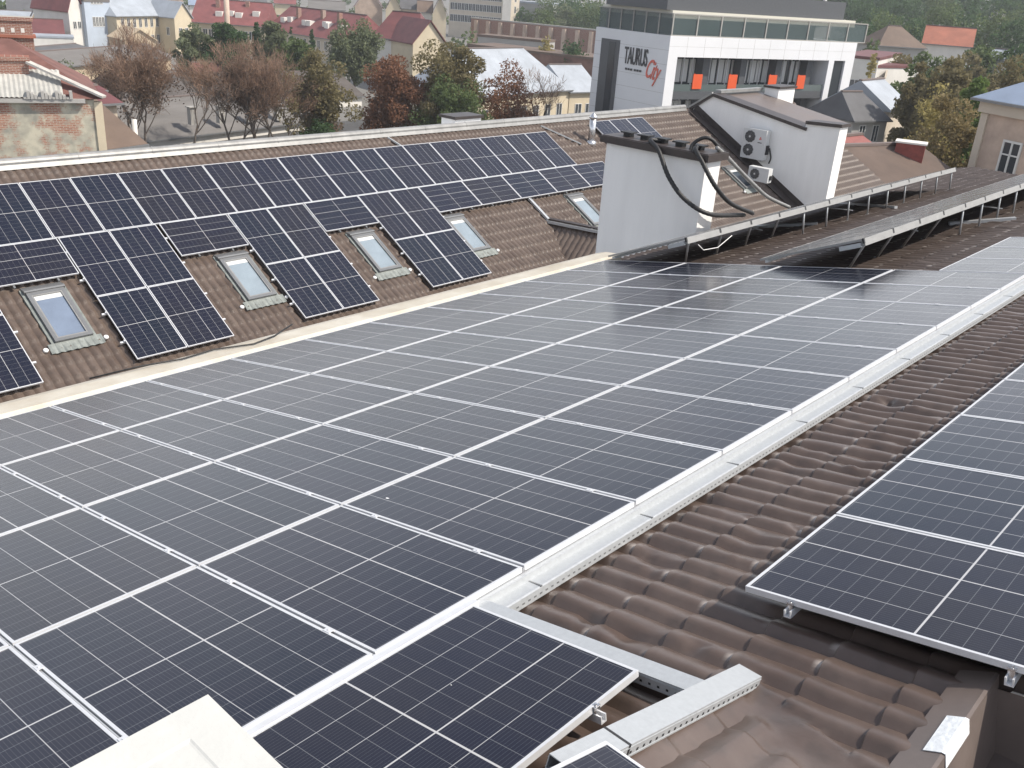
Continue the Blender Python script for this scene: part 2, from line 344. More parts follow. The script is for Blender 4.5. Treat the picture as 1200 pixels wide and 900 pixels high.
z = np.where(side > 0, zm * (1 - side) + zmx * side, z)
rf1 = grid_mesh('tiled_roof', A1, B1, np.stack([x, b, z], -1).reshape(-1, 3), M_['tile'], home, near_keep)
def painted_glint(o, a, b, sheet=0):                # bare-metal glints painted pale on the crest of each tile end
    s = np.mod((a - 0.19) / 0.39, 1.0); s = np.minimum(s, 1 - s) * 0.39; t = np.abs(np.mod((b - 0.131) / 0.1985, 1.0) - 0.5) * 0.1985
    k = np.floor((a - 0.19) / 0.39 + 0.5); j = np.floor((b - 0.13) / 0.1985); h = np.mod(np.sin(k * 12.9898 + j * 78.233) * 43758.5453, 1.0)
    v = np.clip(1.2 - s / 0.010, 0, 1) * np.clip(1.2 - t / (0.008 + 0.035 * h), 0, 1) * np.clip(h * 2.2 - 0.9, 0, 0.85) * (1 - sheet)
    at_ = o.data.attributes.new('painted_glint', 'FLOAT', 'POINT'); at_.data.foreach_set('value', v.astype(np.float32).ravel())
painted_glint(rf1, a, b, sheet)
A2 = steps_grid(-7.9, 9.0, 0.19, 0.39, 4); B2 = np.arange(11.9, B_END, 0.1985 / 6)
a, b, o = near_surface(A2, B2, 0.8, 12)
far_edge = lambda a_: np.clip(33.2 - 1.58 * (a_ + 7.4), 8, 33.2)
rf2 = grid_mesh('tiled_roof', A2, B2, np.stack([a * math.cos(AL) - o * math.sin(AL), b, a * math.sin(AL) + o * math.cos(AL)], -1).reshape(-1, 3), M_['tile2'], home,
          lambda a_, b_: b_ < np.where(a_ < 0.5, far_edge(np.minimum(a_, -5.0)) , 26))
painted_glint(rf2, a, b)
wl = MB()
wl.box(-7.55, 8.6, -3.0, 26.0, GZ, -2.0); wl.build('wall', M_['white'], home)
cr = MB()                                # cream parapet along the low edge, three folded faces
prof = [(-7.43, -0.05), (-7.47, 0.015), (-7.80, 0.045), (-8.02, 0.02), (-8.02, -0.9), (-7.75, -0.9), (-7.75, -0.12), (-7.43, -0.22)]
cr.prism(prof, -3.0, 12.2, lambda u, v, h: mp(u, h, v)); po = cr.build('parapet', M_['cream'], home)
cb = MB(); cb.tube([Vector(mp(a_, b_, o_)) for a_, b_, o_ in ((-8.0, 1.9, 0.05), (-7.86, 2.5, 0.075), (-7.72, 3.0, 0.065), (-7.78, 3.5, 0.07), (-7.6, 4.0, 0.05), (-7.7, 4.4, 0.065), (-7.95, 4.7, 0.06), (-8.0, 4.9, 0.10))], 0.012, 5)
tag(cb.build('cable', M_['rubber'], None, True), 'thin dark cable lying along the cream parapet near the second panel block', 'cable')
# brown ridge board with the drop beside it
fl = MB()
fl.prism([(2.30, -0.165), (2.46, -0.120), (2.475, -0.125), (2.475, -0.70), (2.46, -0.70), (2.455, -0.150), (2.30, -0.19)], -0.4, 1.74, lambda u, v, h: mp(u, h, v))
fo = fl.build('ridge_board', M_['flash'], home)
rc = MB()
rc.quad(mp(2.47, -3, -0.70), mp(5.5, -3, -0.95), mp(5.5, 1.74, -0.95), mp(2.47, 1.74, -0.55)); rc.quad(mp(2.47, 1.735, -0.7), mp(5.5, 1.735, -0.95), mp(5.5, 1.735, -0.2), mp(2.47, 1.735, -0.2))
for k in range(6):
    rc.box(2.7 + 0.3 * k, 2.86 + 0.3 * k, -1.5, 1.1 - 0.1 * (k % 3), -0.70, -0.60 - 0.03 * (k % 2), lambda x_, y_, z_: mp(x_, y_, z_ - 0.07 * (x_ - 2.47)))
rc.build('valley_sheet', M_['flash'], home)
fg = MB()
fg.box(0, 0.30, -0.02, 0.17, 0, 0.012, lambda x_, y_, z_: mp(2.53 + x_ * 0.35 + y_ * 0.2, 0.93 + y_, -0.50 + x_ * 0.45 + z_))
tag(fg.build('folded_sheet_scrap', M_['flash']), 'small folded brown sheet scrap in the drop beside the ridge board', 'metal scrap')
# white tape stuck over the board edge
tp = MB()
tp.prism([(2.385, -0.138), (2.462, -0.116), (2.478, -0.119), (2.481, -0.19), (2.4785, -0.19), (2.4765, -0.123), (2.462, -0.119), (2.386, -0.141)], 1.02, 1.31, lambda u, v, h: mp(u, h, v + 0.002))
tag(tp.build('white_tape', M_['paper']), 'piece of white tape stuck on the brown ridge board at lower right', 'tape')

# ------------------------------------------------------------------ main panel array (columns from the low cream edge to the silver edge rail)
PA, PB = 1.8348, 1.154
CN = ['parapet-side column', 'second column from the parapet', 'third column from the parapet', 'edge-rail column']
for ci in range(4):
    for b in range(-3, 10):
        ac = -4 * PA + PA * (ci + 0.5); bc = PB * (b + 0.5)
        if ci < 2 and b < -1: continue
        panel('panel in the main array, %s, %s row from the far end' % (CN[ci], ORD[10 - b]),
              mp(ac + 0.0, bc), (rng.uniform(-.0012, .0012), -AL + rng.uniform(-.0012, .0012), 0), 'panels of the main array')
# rails seen in the joints, with clamps
for b in range(-1, 10):
    t = thing('joint_rail', 'thin aluminium rail in a joint between panel rows of the main array', 'mounting rail', mp(0, PB * b), (0, -AL, 0), 'joint rails of the main array')
    q = MB(); q.box(-4 * PA, 0.0, -0.034, 0.034, -0.085, -0.040); q.box(-4 * PA + 0.01, -0.01, -0.004, 0.004, -0.0395, -0.010); q.build('rail', M_['alu_mid'], t)
    for ci in range(4):
        for fx in (0.22, 0.78):
            c = MB(); cx = -4 * PA + PA * (ci + fx); c.box(cx - 0.03, cx + 0.03, -0.019, 0.019, 0.0006, 0.004); c.lathe([(0.007, 0.004), (0.007, 0.009)], (cx, 0, 0), 8)
            c.build('clamp', M_['alu'], t)
for (a_, b_, r0, lab) in ((-1.62, 1.42, 0.016, 'small white dropping on a main array panel left of centre'), (0.52, 0.05, 0.004, 'tiny pale speck on the nearest portrait panel')):
    m = MB(); P_ = [mp(a_ + r0 * (1 + 0.3 * math.sin(3 * g_)) * math.cos(g_), b_ + r0 * 0.7 * (1 + 0.25 * math.cos(2 * g_)) * math.sin(g_), -0.001 if r0 > 0.01 else -0.012) for g_ in [2 * math.pi * k / 12 for k in range(12)]]
    m.quad(*P_); tag(m.build('dropping', M_['plastic_white']), lab, 'dropping')
# galvanised edge rail under the right-hand edge
t = thing('edge_rail', 'galvanised perforated rail under the right edge of the main array', 'rail', mp(0, 0.72), (0, -AL, 0))
q = MB(); prof = [(-0.02, -0.040), (0.022, -0.046), (0.026, -0.088), (0.118, -0.092), (0.128, -0.098), (0.128, -0.158), (0.121, -0.158), (0.121, -0.104), (0.02, -0.098), (0.015, -0.055), (-0.02, -0.048)]
q.prism(prof, 0, 10.82, lambda u, v, h: (u, h, v)); q.build('channel', M_['galv'], t)
q = MB(); k = 0.05
while k < 10.8: q.box(0.1275, 0.1295, k, k + 0.020, -0.137, -0.127); k += 0.052
q.build('slots', M_['wframe'], t)
q = MB(); q.box(-0.008, 0.050, -2.6, -0.012, -0.055, -0.008); q.build('cover_strip', M_['alu'], t)
q = MB()
for k in range(10): q.box(0.02, 0.1295, PB * (k + 1) - 0.72 - 0.006, PB * (k + 1) - 0.72 + 0.006, -0.094, -0.0872)
q.build('joint', M_['wframe'], t)

# ------------------------------------------------------------------ portrait panels in front of the edge rail
def portrait(label, ac, btop, o, group):
    return panel(label, mp(ac, btop - PLX / 2, o), (0, 0, 0), group)
def euler_of(xd, zd):
    X = Vector(xd).normalized(); Z = Vector(zd).normalized(); Y = Z.cross(X).normalized(); Z = X.cross(Y)
    return Matrix((X, Y, Z)).transposed().to_euler()
nM = (-math.sin(AL), 0, math.cos(AL)); aM = (math.cos(AL), 0, math.sin(AL))
panel('nearest panel with fine cell lines, set crosswise beside the edge rail', mp(1.182 - PLY / 2, 0.667 - PLX / 2, -0.012), euler_of((0, -1, 0), nM), 'portrait panels by the camera')
# hardware: clamp and rail end under its right-hand edge
def rail_end(label, loc, rz, L=0.5):
    t = thing('rail_end', label, 'mounting rail', loc, rz, 'rail ends under panel edges')
    q = MB()
    q.prism([(-0.02, -0.02), (0.02, -0.02), (0.02, 0.02), (0.012, 0.02), (0.012, -0.012), (-0.012, -0.012), (-0.012, 0.02), (-0.02, 0.02)], -L, 0.045, lambda u, v, h: (h, u, v)); q.build('rail', M_['alu'], t)
    q = MB(); q.box(-0.012, 0.016, -0.016, 0.016, -0.010, 0.052); q.box(-0.016, 0.014, -0.020, 0.020, 0.052, 0.0565); q.lathe([(0.008, 0.0566), (0.008, 0.065)], (0.002, 0, 0), 8); q.build('end_clamp', M_['steel'], t)
    return t
rail_end('bright rail end with clamp under the nearest panel beside the loose beams', mp(1.182, 0.33, -0.070), euler_of(aM, nM))
# loose galvanised beams
def channel_beam(name, label, p, q, wd, ht, group=None):
    p, q = Vector(p), Vector(q); d = (q - p); L = d.length
    t = thing(name, label, 'steel beam', p, euler_of(d, (0, 0, 1)), group)
    m = MB(); th = 0.004
    m.box(0, L, -wd / 2, wd / 2, -th, 0); m.box(0, L, -wd / 2, -wd / 2 + th, -ht, -th); m.box(0, L, wd / 2 - th, wd / 2, -ht, -th)
    m.box(0, L, -wd / 2 + th, -wd / 2 + 0.02, -ht, -ht + th); m.box(0, L, wd / 2 - 0.02, wd / 2 - th, -ht, -ht + th)
    for s in (-1, 1): m.box(0, L, s * wd / 2 - 0.0022, s * wd / 2 + 0.0022, -0.016, -0.012); m.box(0, L, s * wd / 2 - 0.002, s * wd / 2 + 0.002, -ht + 0.008, -ht + 0.011)
    m.build('channel', M_['galv'], t)
    s_ = MB(); k = 0.03
    while k < L - 0.03:
        for s in (-1, 1): s_.box(k, k + 0.013, s * wd / 2 - 0.0015, s * wd / 2 + 0.0015, -ht * 0.62 - 0.006, -ht * 0.62 + 0.006)
        k += 0.05
    s_.build('slots', M_['dark_metal'], t)
    return t
channel_beam('loose_beam', 'galvanised beam lying across the tiles along the top of the nearest panel', mp(-0.02, 0.735, -0.048), mp(1.56, 0.765, -0.048), 0.115, 0.07)
t = channel_beam('loose_beam', 'short thick galvanised beam with slotted side and open dark end, near the bottom edge', (1.525, 1.10, 0.215), (1.525, -0.40, 0.680), 0.125, 0.062)
q = MB(); q.box(1.20, 1.215, -0.064, 0.064, -0.055, 0.0015); q.build('joint', M_['dark_metal'], t)
sl = math.atan(0.31)
panel('panel corner poking in at the bottom edge over the short beam', (1.56 + PLY / 2, -0.19 - PLX / 2 * math.cos(sl), 0.668 + PLX / 2 * math.sin(sl)), euler_of((0, -math.cos(sl), math.sin(sl)), (0, math.sin(sl), math.cos(sl))), 'portrait panels by the camera')

# ------------------------------------------------------------------ right-hand array
for ci in range(2):
    for b in range(8):
        panel('panel of the right-hand array, %s row from the bottom, %s' % (ORD[b + 1], ('column along the open tiles', 'outer column')[ci]),
              mp(1.2 + PLX / 2 + ci * (PLX + 0.02), 1.655 + PLY / 2 + b * 1.150), (0, -AL + rng.uniform(-.002, .002), 0), 'panels of the right-hand array')
for ac in (1.47, 2.55, 3.5, 4.4):
    rail_end({1.47: 'bright rail end under the left front corner of the right-hand array', 2.55: 'bright rail end under the right-hand array by the ridge board'}.get(ac, 'rail end under the front edge of the right-hand array beyond the ridge board'),
             mp(ac, 1.655, -0.070), euler_of((0, -1, 0), nM), 2.5)
# ------------------------------------------------------------------ pale array beyond the tilted racks
for ci in range(2):
    for b in range(3):
        panel('pale glinting panel of the far flat array beside the racks, %s row, %s' % (ORD[b + 1], ('rack-side column', 'outer column')[ci]),
              mp(-1.2 + PLX / 2 + ci * (PLX + 0.02), 11.60 + PLY / 2 + b * 1.150, 0.0), (0, -AL, 0), 'panels of the far flat array')

# ------------------------------------------------------------------ two tilted racks
TI = math.atan2(0.77, 1.76)
def rack(label, xl, zl, y0, n, which):
    t = thing('tilted_rack', label, 'panel rack', (xl, y0, zl), (0, 0, 0), 'tilted panel racks')
    c, s = math.cos(TI), math.sin(TI); T = lambda u, v, h: (u * c - h * s, v, u * s + h * c); L = n * PB
    q = MB(); q.box(1.76, 1.812, 0.02, L - 0.02, -0.115, -0.0355, T); q.build('top_rail', M_['alu_dull'], t)
    q = MB(); q.box(0.08, 0.14, 0.02, L - 0.02, -0.085, -0.040, T); q.build('bottom_rail', M_['galv'], t)
    e = MB()
    for k in range(n + 1):
        e.box(1.785, 1.815, k * PB - 0.03 + 0.02 * (k == 0), k * PB + 0.03, -0.075, 0.006, T)
    e.build('end_clamps', M_['dark_metal'], t)
    q = MB(); q.bar(T(1.40, 0.012, -0.09), T(1.755, 0.012, -0.09), 0.045, 0.07); q.build('end_bracket', M_['galv'], t)
    for k in range(n + 1):
        yy = 0.15 + k * (L - 0.3) / n; top = T(1.74, yy, -0.10)
        fx = 1.18 if k < 4 else 1.66
        foot = (fx, yy + (0.75 if k < 4 else 0.1), (xl + fx) * math.tan(AL) - 0.20 / math.cos(AL) - zl)
        q = MB(); q.tube([top, foot], 0.021, 8); lg = q.build('leg', M_['galv'], t, True)
        q = MB(); q.box(foot[0] - 0.04, foot[0] + 0.04, foot[1] - 0.05, foot[1] + 0.05, foot[2] - 0.02, foot[2] + 0.022); q.build('foot', M_['galv'], lg)
        if k in (3, 6):
            q = MB(); q.tube([T(0.9, yy, -0.07), (fx + 0.02, yy + 0.25, foot[2] + 0.25)], 0.016, 6); q.build('brace', M_['galv'], t)
    for k in range(n):
        panel('panel of the %s, %s from its near end' % (which, ORD[k + 1]), (xl + T(PLX / 2, 0, 0)[0], y0 + PB * (k + 0.5), zl + T(PLX / 2, 0, 0)[2]), (0, -TI, 0), 'panels on the tilted racks', RMESH)
rack('long tilted panel rack on slanting legs, the one beside the chimney', -7.17, -1.47, 11.62, 12, 'tilted rack beside the chimney')
rack('long tilted panel rack on legs, the one nearer the far flat array', -4.04, -0.78, 11.62, 14, 'tilted rack nearer the flat array')
for lab, p, q in (('long pale rail lying on the tiles behind the first legs of the chimney-side rack', (840, 268), (958, 262)), ('thick white rail lying on the tiles, its end hidden by the right rack', (962, 236), (1050, 243)),
                  ('pale rail lying on the tiles under the right-hand rack', (1112, 262), (1190, 256))):
    def onroof(px, py):
        d = ray(*px_py) if False else ray(px, py); nn = np.array(nM); tt = (-0.14 - nn @ CAM) / (nn @ d); return CAM + d * tt
    m = MB(); m.bar(onroof(*p), onroof(*q), 0.09, 0.06); tag(m.build('loose_rail', M_['galv']), lab, 'rail', 'loose rails on the tiles')
# wires hanging under the racks
m = MB()
pts = [(-5.42 + 0.1, 11.75, -0.85), (-5.40, 12.1, -1.02), (-5.4, 12.6, -1.05), (-5.42, 13.1, -0.90)]
m.tube(pts, 0.008, 5); tag(m.build('hanging_wire', M_['plastic_white'], None, True), 'thin pale wire sagging under the chimney-side rack near its front', 'wire')

# ------------------------------------------------------------------ pale chimney slab by the camera
t = thing('painted_chimney', 'pale painted slab with a recessed square, at the bottom left corner', 'chimney', (1.30, -1.60, 0))
q = MB()
S = 0.85
ring = [(0, 0), (S, 0), (S, -S), (0, -S)]
pr = [(0.0, 1.52), (0.0, 1.592), (0.008, 1.6), (0.105, 1.6), (0.110, 1.5975), (0.115, 1.5965)]
vs = []
for d, zz in pr: vs.append([(d, -d, zz), (S - d, -d, zz), (S - d, -S + d, zz), (d, -S + d, zz)])
for i in range(len(vs) - 1):
    for j in range(4): q.quad(vs[i][j], vs[i][(j + 1) % 4], vs[i + 1][(j + 1) % 4], vs[i + 1][j])
q.quad(*vs[-1]); q.build('cap', M_['slab'], t)
q = MB(); q.box(0.07, S - 0.07, -S + 0.07, -0.07, -0.3, 1.525); q.build('stack', M_['slab'], t)
# ================================================================== opposite building with its steep tiled roof
opp = thing('mansard_building', 'long opposite building with a steep brown tiled roof full of panels and roof windows', 'building')
A3 = steps_grid(-0.75, 7.2, 5.285 - 0.375 * 14, 0.375, 5); B3 = np.arange(-8.0, 44.6, 0.1985 / 6)
a, b = np.meshgrid(A3, B3, indexing='ij')
s_ = np.mod((a - (5.285 - 0.375 * 14)) / 0.375, 1.0); t_ = np.mod((b - 3.97) / 0.1985, 1.0)
wv = np.power(0.5 - 0.5 * np.cos(2 * np.pi * t_), 0.62); jump = np.clip((s_) / 0.03, 0, 1)
o = -0.195 + 0.036 * wv + 0.055 * np.where(s_ < 1e-6, 0, s_) * (0.5 + 0.5 * wv)
aw = np.where(s_ < 1e-6, a - 0.026, a)      # the edge of each row laps over the next one
o = o + 0.010 * (vnoise(a * 3 + 9, b * 3 + 60, 21) - 0.5)
P = np.stack([LX + aw * math.cos(BE) + o * math.sin(BE), b, LZ - aw * math.sin(BE) + o * math.cos(BE)], -1).reshape(-1, 3)
grid_mesh('tiled_roof', A3, B3, P, M_['ltile'], opp)
q = MB()
e0 = lp(-0.72, 0, -0.19); e1 = lp(7.1, 0, -0.25)
q.prism([(e0[0], e0[2]), (e1[0] - 0.2, e1[2]), (e1[0] - 0.2, GZ), (e0[0] - 8, GZ), (e0[0] - 8, e1[2])], -8, 44.5, lambda u, v, h: (u, h, v)); q.build('wall', M_['white'], opp)
rd = MB(); prof = []
for k in range(9):
    g = math.pi * (k / 8) * 1.15 - 0.25; prof.append((0.115 * math.cos(g), 0.115 * math.sin(g)))
cx, cz = lp(-0.80, 0, -0.10)[0], lp(-0.80, 0, -0.10)[2]
prof += [(-0.16, -0.10), (0.16, -0.13)]
rd.prism(prof, -8, 34.4, lambda u, v, h: (cx + u, h, cz + v)); ro = rd.build('ridge_cap', M_['ridge'], opp, False)
bd = MB()
for k in range(22):
    y0 = -6 + k * 1.9; bd.prism([(x_ * 1.05, z_ * 1.05) for x_, z_ in prof[:9]] + [(-0.12, -0.02), (0.12, -0.02)], y0, y0 + 0.05, lambda u, v, h: (cx + u, h, cz + v))
bd.build('ridge_bands', M_['ridge'], ro)
# wing whose shaded slope meets the roof
wg = MB()
W0 = np.array([-16.3, 20.50, -3.80]); W1 = np.array([-11.6, 21.25, -3.72])
A4 = np.linspace(0, 5.2, 42); B4 = np.arange(0, 4.8, 0.1985 / 6)
u, v = np.meshgrid(A4, B4, indexing='ij')
oo = 0.032 * np.power(0.5 - 0.5 * np.cos(2 * np.pi * v / 0.1985), 0.62) + 0.03 * np.mod(u / 0.375, 1.0)
dW = (W1 - W0) / np.linalg.norm(W1 - W0); sW = np.array([dW[1], -dW[0], 0]); sW = sW / np.linalg.norm(sW); ca, sa = math.cos(RAD(40)), math.sin(RAD(40))
P = W0 + v[..., None] * dW + u[..., None] * (sW * ca - np.array([0, 0, sa])) + oo[..., None] * (sW * sa + np.array([0, 0, ca])) - np.array([0, 0, 0.12])
grid_mesh('wing_roof', A4, B4, P.reshape(-1, 3), M_['ltile'], opp)
wg.bar(W0, W1, 0.22, 0.05); wg.build('wing_coping', M_['cap'], opp)
wg = MB(); wg.bar(W0 + sW * 0.13 - np.array([0, 0, 0.075]), W1 + sW * 0.13 - np.array([0, 0, 0.075]), 0.07, 0.085); wg.build('wing_gutter', M_['galv'], opp)
wg = MB(); wg.bar(lp(2.86, 20.46, -0.09), lp(4.06, 20.46, -0.09), 0.10, 0.07); wg.build('verge_trim', M_['galv'], opp)
# short bars on the upper slope
for lab, y0, s0, y1, s1 in (('short pale bar lying on the upper tiles above the panels', 17.0, -0.55, 17.25, -0.05), ('slanting pale bar on the tiles left of the steel vent pipe', 24.3, -0.45, 25.5, 0.75)):
    m = MB(); m.bar(lp(s0, y0, -0.11), lp(s1, y1, -0.11), 0.07, 0.04); tag(m.build('metal_bar', M_['galv']), lab, 'metal bar')

# ------------------------------------------------------------------ panels on the opposite roof
def lpanel(label, s0, y0, land, group='panels on the opposite roof'):
    if land: return panel(label, lp(s0 + PLY / 2, y0 + PLX / 2), euler_of((0, 1, 0), (math.sin(BE), 0, math.cos(BE))), group)
    t = panel(label, lp(s0 + PLX * 1.035 / 2, y0 + PLY / 2), (0, BE, 0), group); t.scale = (1.035, 1, 1); return t
for i in range(-2, 16):
    lpanel('upright panel in the top row on the opposite roof, %s from that row\'s right end' % ORD[16 - i], 0.0 + rng.uniform(-.004, .004), 5.598 + 1.1541 * i, False)
for y0, lab in ((3.815, 'crosswise panel above the leftmost roof window'), (8.05, 'crosswise panel above the second roof window from the left'), (12.235, 'brownish crosswise panel above the third roof window from the left'),
                (16.385, 'crosswise panel above the fourth roof window from the left'), (18.215, 'crosswise panel in the second row, left of the wing verge'),
                (20.045, 'crosswise panel in the second row, directly above the wing'), (21.875, 'crosswise panel in the second row above the roof window by the chimney'), (23.705, 'crosswise panel in the second row, cut off by the chimney')):
    lpanel(lab, 1.888, y0, True)
blk = ['leftmost block, at the photo edge', 'second block, between the first two roof windows', 'third block, between the second and third roof windows', 'fourth block, between the third and fourth roof windows']
for bi, y0 in enumerate((1.47, 5.665, 9.90, 14.07)):
    for r, s0 in enumerate((1.888, 3.776)):
        for c in range(2):
            lpanel('%s %s upright panel of the %s' % (('upper', 'lower')[r], ('left', 'right')[c], blk[bi]), s0, y0 + c * 1.154, False)
    for r, s0 in enumerate((2.35, 3.2, 4.25, 5.1)):
        t = thing('mounting_rail', '%s rail peeping out beside the %s' % (('topmost', 'second', 'third', 'lowest')[r], blk[bi]), 'mounting rail', lp(s0, y0, -0.06), (0, BE, 0), 'rails of the panel blocks')
        m = MB(); m.box(-0.02, 0.02, -0.10, 2.38, -0.022, 0.022); m.build('rail', M_['alu'], t)
        m = MB(); m.box(-0.02, 0.02, -0.030, -0.010, 0.0222, 0.064); m.build('end_clamp', M_['alu'], t)
for bi, y0 in enumerate((3.815, 8.05, 12.235, 16.385, 18.215, 20.045, 21.875)):
    for k, f in enumerate((0.25, 0.75)):
        m = MB(); m.box(2.2, 3.09, y0 + f * PLX - 0.02, y0 + f * PLX + 0.02, -0.09, -0.045, lambda x_, y_, z_: lp(x_, y_, z_))
        tag(m.build('rail_stub', M_['wframe']), 'short rail end peeping below the %s crosswise panel from the left' % ORD[bi + 1] + ', ' + ('left' if k == 0 else 'right') + ' one', 'mounting rail', 'rail stubs below crosswise panels')
for i in range(3):
    lpanel('%s upright panel of the small group behind the chimney top' % ('left', 'middle', 'right')[i], -0.30, 27.05 + 1.154 * i, False, 'small panel group behind the chimney')

# ------------------------------------------------------------------ roof windows
def roof_window(label, y0, wd=0.76, s0=3.13, s1=4.70, pane=None):
    t = thing('roof_window', label, 'roof window', lp(s0, y0, -0.13), (0, BE, 0), 'roof windows in the opposite roof')
    L = s1 - s0; q = MB(); f = 0.075
    for (x0, x1, ya, yb) in ((0.16, 0.16 + f, 0, wd), (L - f, L, 0, wd), (0.16 + f, L - f, 0, f), (0.16 + f, L - f, wd - f, wd)): q.box(x0, x1, ya, yb, -0.05, 0.085)
    fr = q.build('frame', M_['wframe'], t)
    q = MB(); q.box(0.16 + f, 0.16 + f + 0.03, f, wd - f, 0.03, 0.0805); q.box(L - f - 0.03, L - f, f, wd - f, 0.03, 0.0805)
    q.box(0.16 + f + 0.03, L - f - 0.03, f, f + 0.03, 0.03, 0.0805); q.box(0.16 + f + 0.03, L - f - 0.03, wd - f - 0.03, wd - f, 0.03, 0.0805); q.build('sash', M_['ridge'], fr)
    q = MB(); q.box(0.16 + f + 0.03, L - f - 0.03, f + 0.03, wd - f - 0.03, 0.02, 0.045); q.build('pane', pane or M_['blind'], t)
    q = MB(); q.box(0.16 + f + 0.031, 0.16 + f + 0.15, f + 0.031, wd - f - 0.031, 0.0452, 0.052); q.build('blind_bar', M_['ac'], t)
    q = MB(); q.prism([(-0.06, -0.02), (0.16, 0.03), (0.16, 0.11), (0.12, 0.115), (-0.06, 0.02)], -0.03, wd + 0.03, lambda u_, v_, h: (u_, h, v_)); q.build('hood', M_['wframe'], t)
    q = MB(); n = 24
    for k in range(n):
        ya, yb = -0.16 + (wd + 0.32) * k / n, -0.16 + (wd + 0.32) * (k + 1) / n; za, zb = 0.022 + 0.014 * math.sin(k * 1.9), 0.022 + 0.014 * math.sin((k + 1) * 1.9)
        q.quad((L + 0.002, ya, 0.03), (L + 0.24, ya, za - 0.02), (L + 0.24, yb, zb - 0.02), (L + 0.002, yb, 0.03))
    for ya in (-0.07, wd + 0.003): q.box(0.0, L, ya, ya + 0.067, -0.05, 0.022)
    q.build('flashing', M_['lead'], t)
    for ya in (-0.24, wd + 0.22):
        q = MB(); q.lathe([(0.052, -0.01), (0.052, 0.035), (0.038, 0.05)], (L + 0.12, ya, 0), 12); q.build('sealing_cap', M_['plastic_white'], t, True)
    return t
p1_ = mat('darker_roof_window_pane', (0.16, 0.20, 0.27), 0.05, 0, spec=0.9, var=0.15, scale=1.3)
roof_window('leftmost grey roof window, reflecting dark blue sky', 4.40, 0.78, pane=p1_)
roof_window('second roof window from the left, between the first two panel blocks', 8.90, 0.78)
roof_window('third roof window from the left, pale pane under a brownish panel', 12.90, 0.78)
roof_window('fourth roof window from the left, with a very pale pane', 16.42, 0.76)
roof_window('roof window above the wing, half hidden by the white chimney', 22.2, 0.78)
roof_window('dim roof window right of the white chimney, below the hoses', 32.65, 0.80, 3.1, 4.5, pane=M_['glass'])

# steel vent pipe
t = thing('vent_pipe', 'shiny steel vent pipe with a conical cap standing on the tiles', 'vent pipe', lp(0.70, 26.15, -0.14))
q = MB(); q.lathe([(0.125, -0.05), (0.125, 0.92)], (0, 0, 0), 20); q.build('pipe', M_['steel'], t, True)
q = MB(); q.lathe([(0.20, -0.12), (0.19, 0.05), (0.14, 0.07), (0.128, 0.09)], (0, 0, 0), 20); q.build('collar', M_['steel'], t, True)
q = MB(); q.lathe([(0.155, 0.90), (0.16, 0.96), (0.03, 1.10), (0.012, 1.11)], (0, 0, 0), 20); q.build('cone_cap', M_['steel'], t, True)

# ------------------------------------------------------------------ big white chimney between the roofs
t = thing('white_chimney', 'big white rendered chimney with a dark flat cap, black hoses over it', 'chimney', (-8.65, 15.3, -9))
q = MB(); q.box(-1.32, 1.33, -0.3, 0.3, 0, 9.0); q.build('stack', M_['white'], t)
q = MB(); q.box(-1.44, 1.44, -0.42, 0.42, 9.0, 9.15); q.box(-1.40, 1.40, -0.38, 0.38, 9.15, 9.165); cp = q.build('cap', M_['cap'], t)
for k in range(5):
    q = MB(); xx = -0.95 + 0.47 * k; q.box(xx - 0.15, xx + 0.15, -0.13, 0.13, 9.24, 9.27); q.box(xx - 0.09, xx + 0.09, -0.08, 0.08, 9.166, 9.2395); q.build('vent_cowl', M_['rubber'], cp)
def catmull(P, n=10):
    P = [Vector(p) for p in P]; P = [P[0] * 2 - P[1]] + P + [P[-1] * 2 - P[-2]]; out = []
    for i in range(1, len(P) - 2):
        for k in range(n):
            t = k / n; out.append(0.5 * ((2 * P[i]) + (P[i + 1] - P[i - 1]) * t + (2 * P[i - 1] - 5 * P[i] + 4 * P[i + 1] - P[i + 2]) * t * t + (3 * P[i] - P[i - 1] - 3 * P[i + 1] + P[i + 2]) * t ** 3))
    out.append(P[-2]); return out
def hose(label, pts, r, m='rubber', ribs=True):
    path = catmull(pts, 14); rr = [r * (1 + (0.07 if i % 2 else -0.05)) for i in range(len(path))] if ribs else r
    q = MB(); q.tube(path, rr, 10); return tag(q.build('hose', M_[m], None, True), label, 'hose', 'hoses over the chimney')
def onY(px, py, Y):
    d = ray(px, py); return CAM + d * (Y - CAM[1]) / d[1]
def onX(px, py, X):
    d = ray(px, py); return CAM + d * (X - CAM[0]) / d[0]
hose('black ribbed hose hanging down the white chimney face, the left one', [(-8.7, 15.25, 0.20), onY(762, 166, 15.0) + np.array([0, 0, 0.03]), onY(772, 177, 14.80), onY(784, 208, 14.72), onY(803, 234, 14.74), onY(832, 251, 15.0), onY(872, 252, 16.6)], 0.048)
hose('black ribbed hose passing over the bright narrow side of the chimney', [(-7.75, 15.35, 0.22), onY(815, 175, 14.95), onY(823, 190, 14.82), onY(838, 218, 14.95), onY(856, 238, 15.6), onY(882, 250, 16.9)], 0.048)
hose('black hose arching above the right end of the chimney cap', [onY(808, 180, 15.1), onY(812, 169, 15.2), onY(823, 162, 15.3), onY(833, 163, 15.4), onY(843, 173, 15.6), onX(850, 180, -7.34)], 0.04)
hose('grey wrapped pipe running on from the chimney top towards the rack', [onX(840, 173, -7.33), onX(852, 184, -7.34), onX(868, 201, -7.36), onX(884, 217, -7.38), onX(900, 231, -7.38), onX(925, 243, -7.3)], 0.045, 'ridge')

# ------------------------------------------------------------------ fire wall with the outdoor units
t = thing('gabled_wall', 'white gabled wall with dark coping rising from the opposite roof, outdoor units on it', 'wall', (0, 0, 0))
YW = 35.0
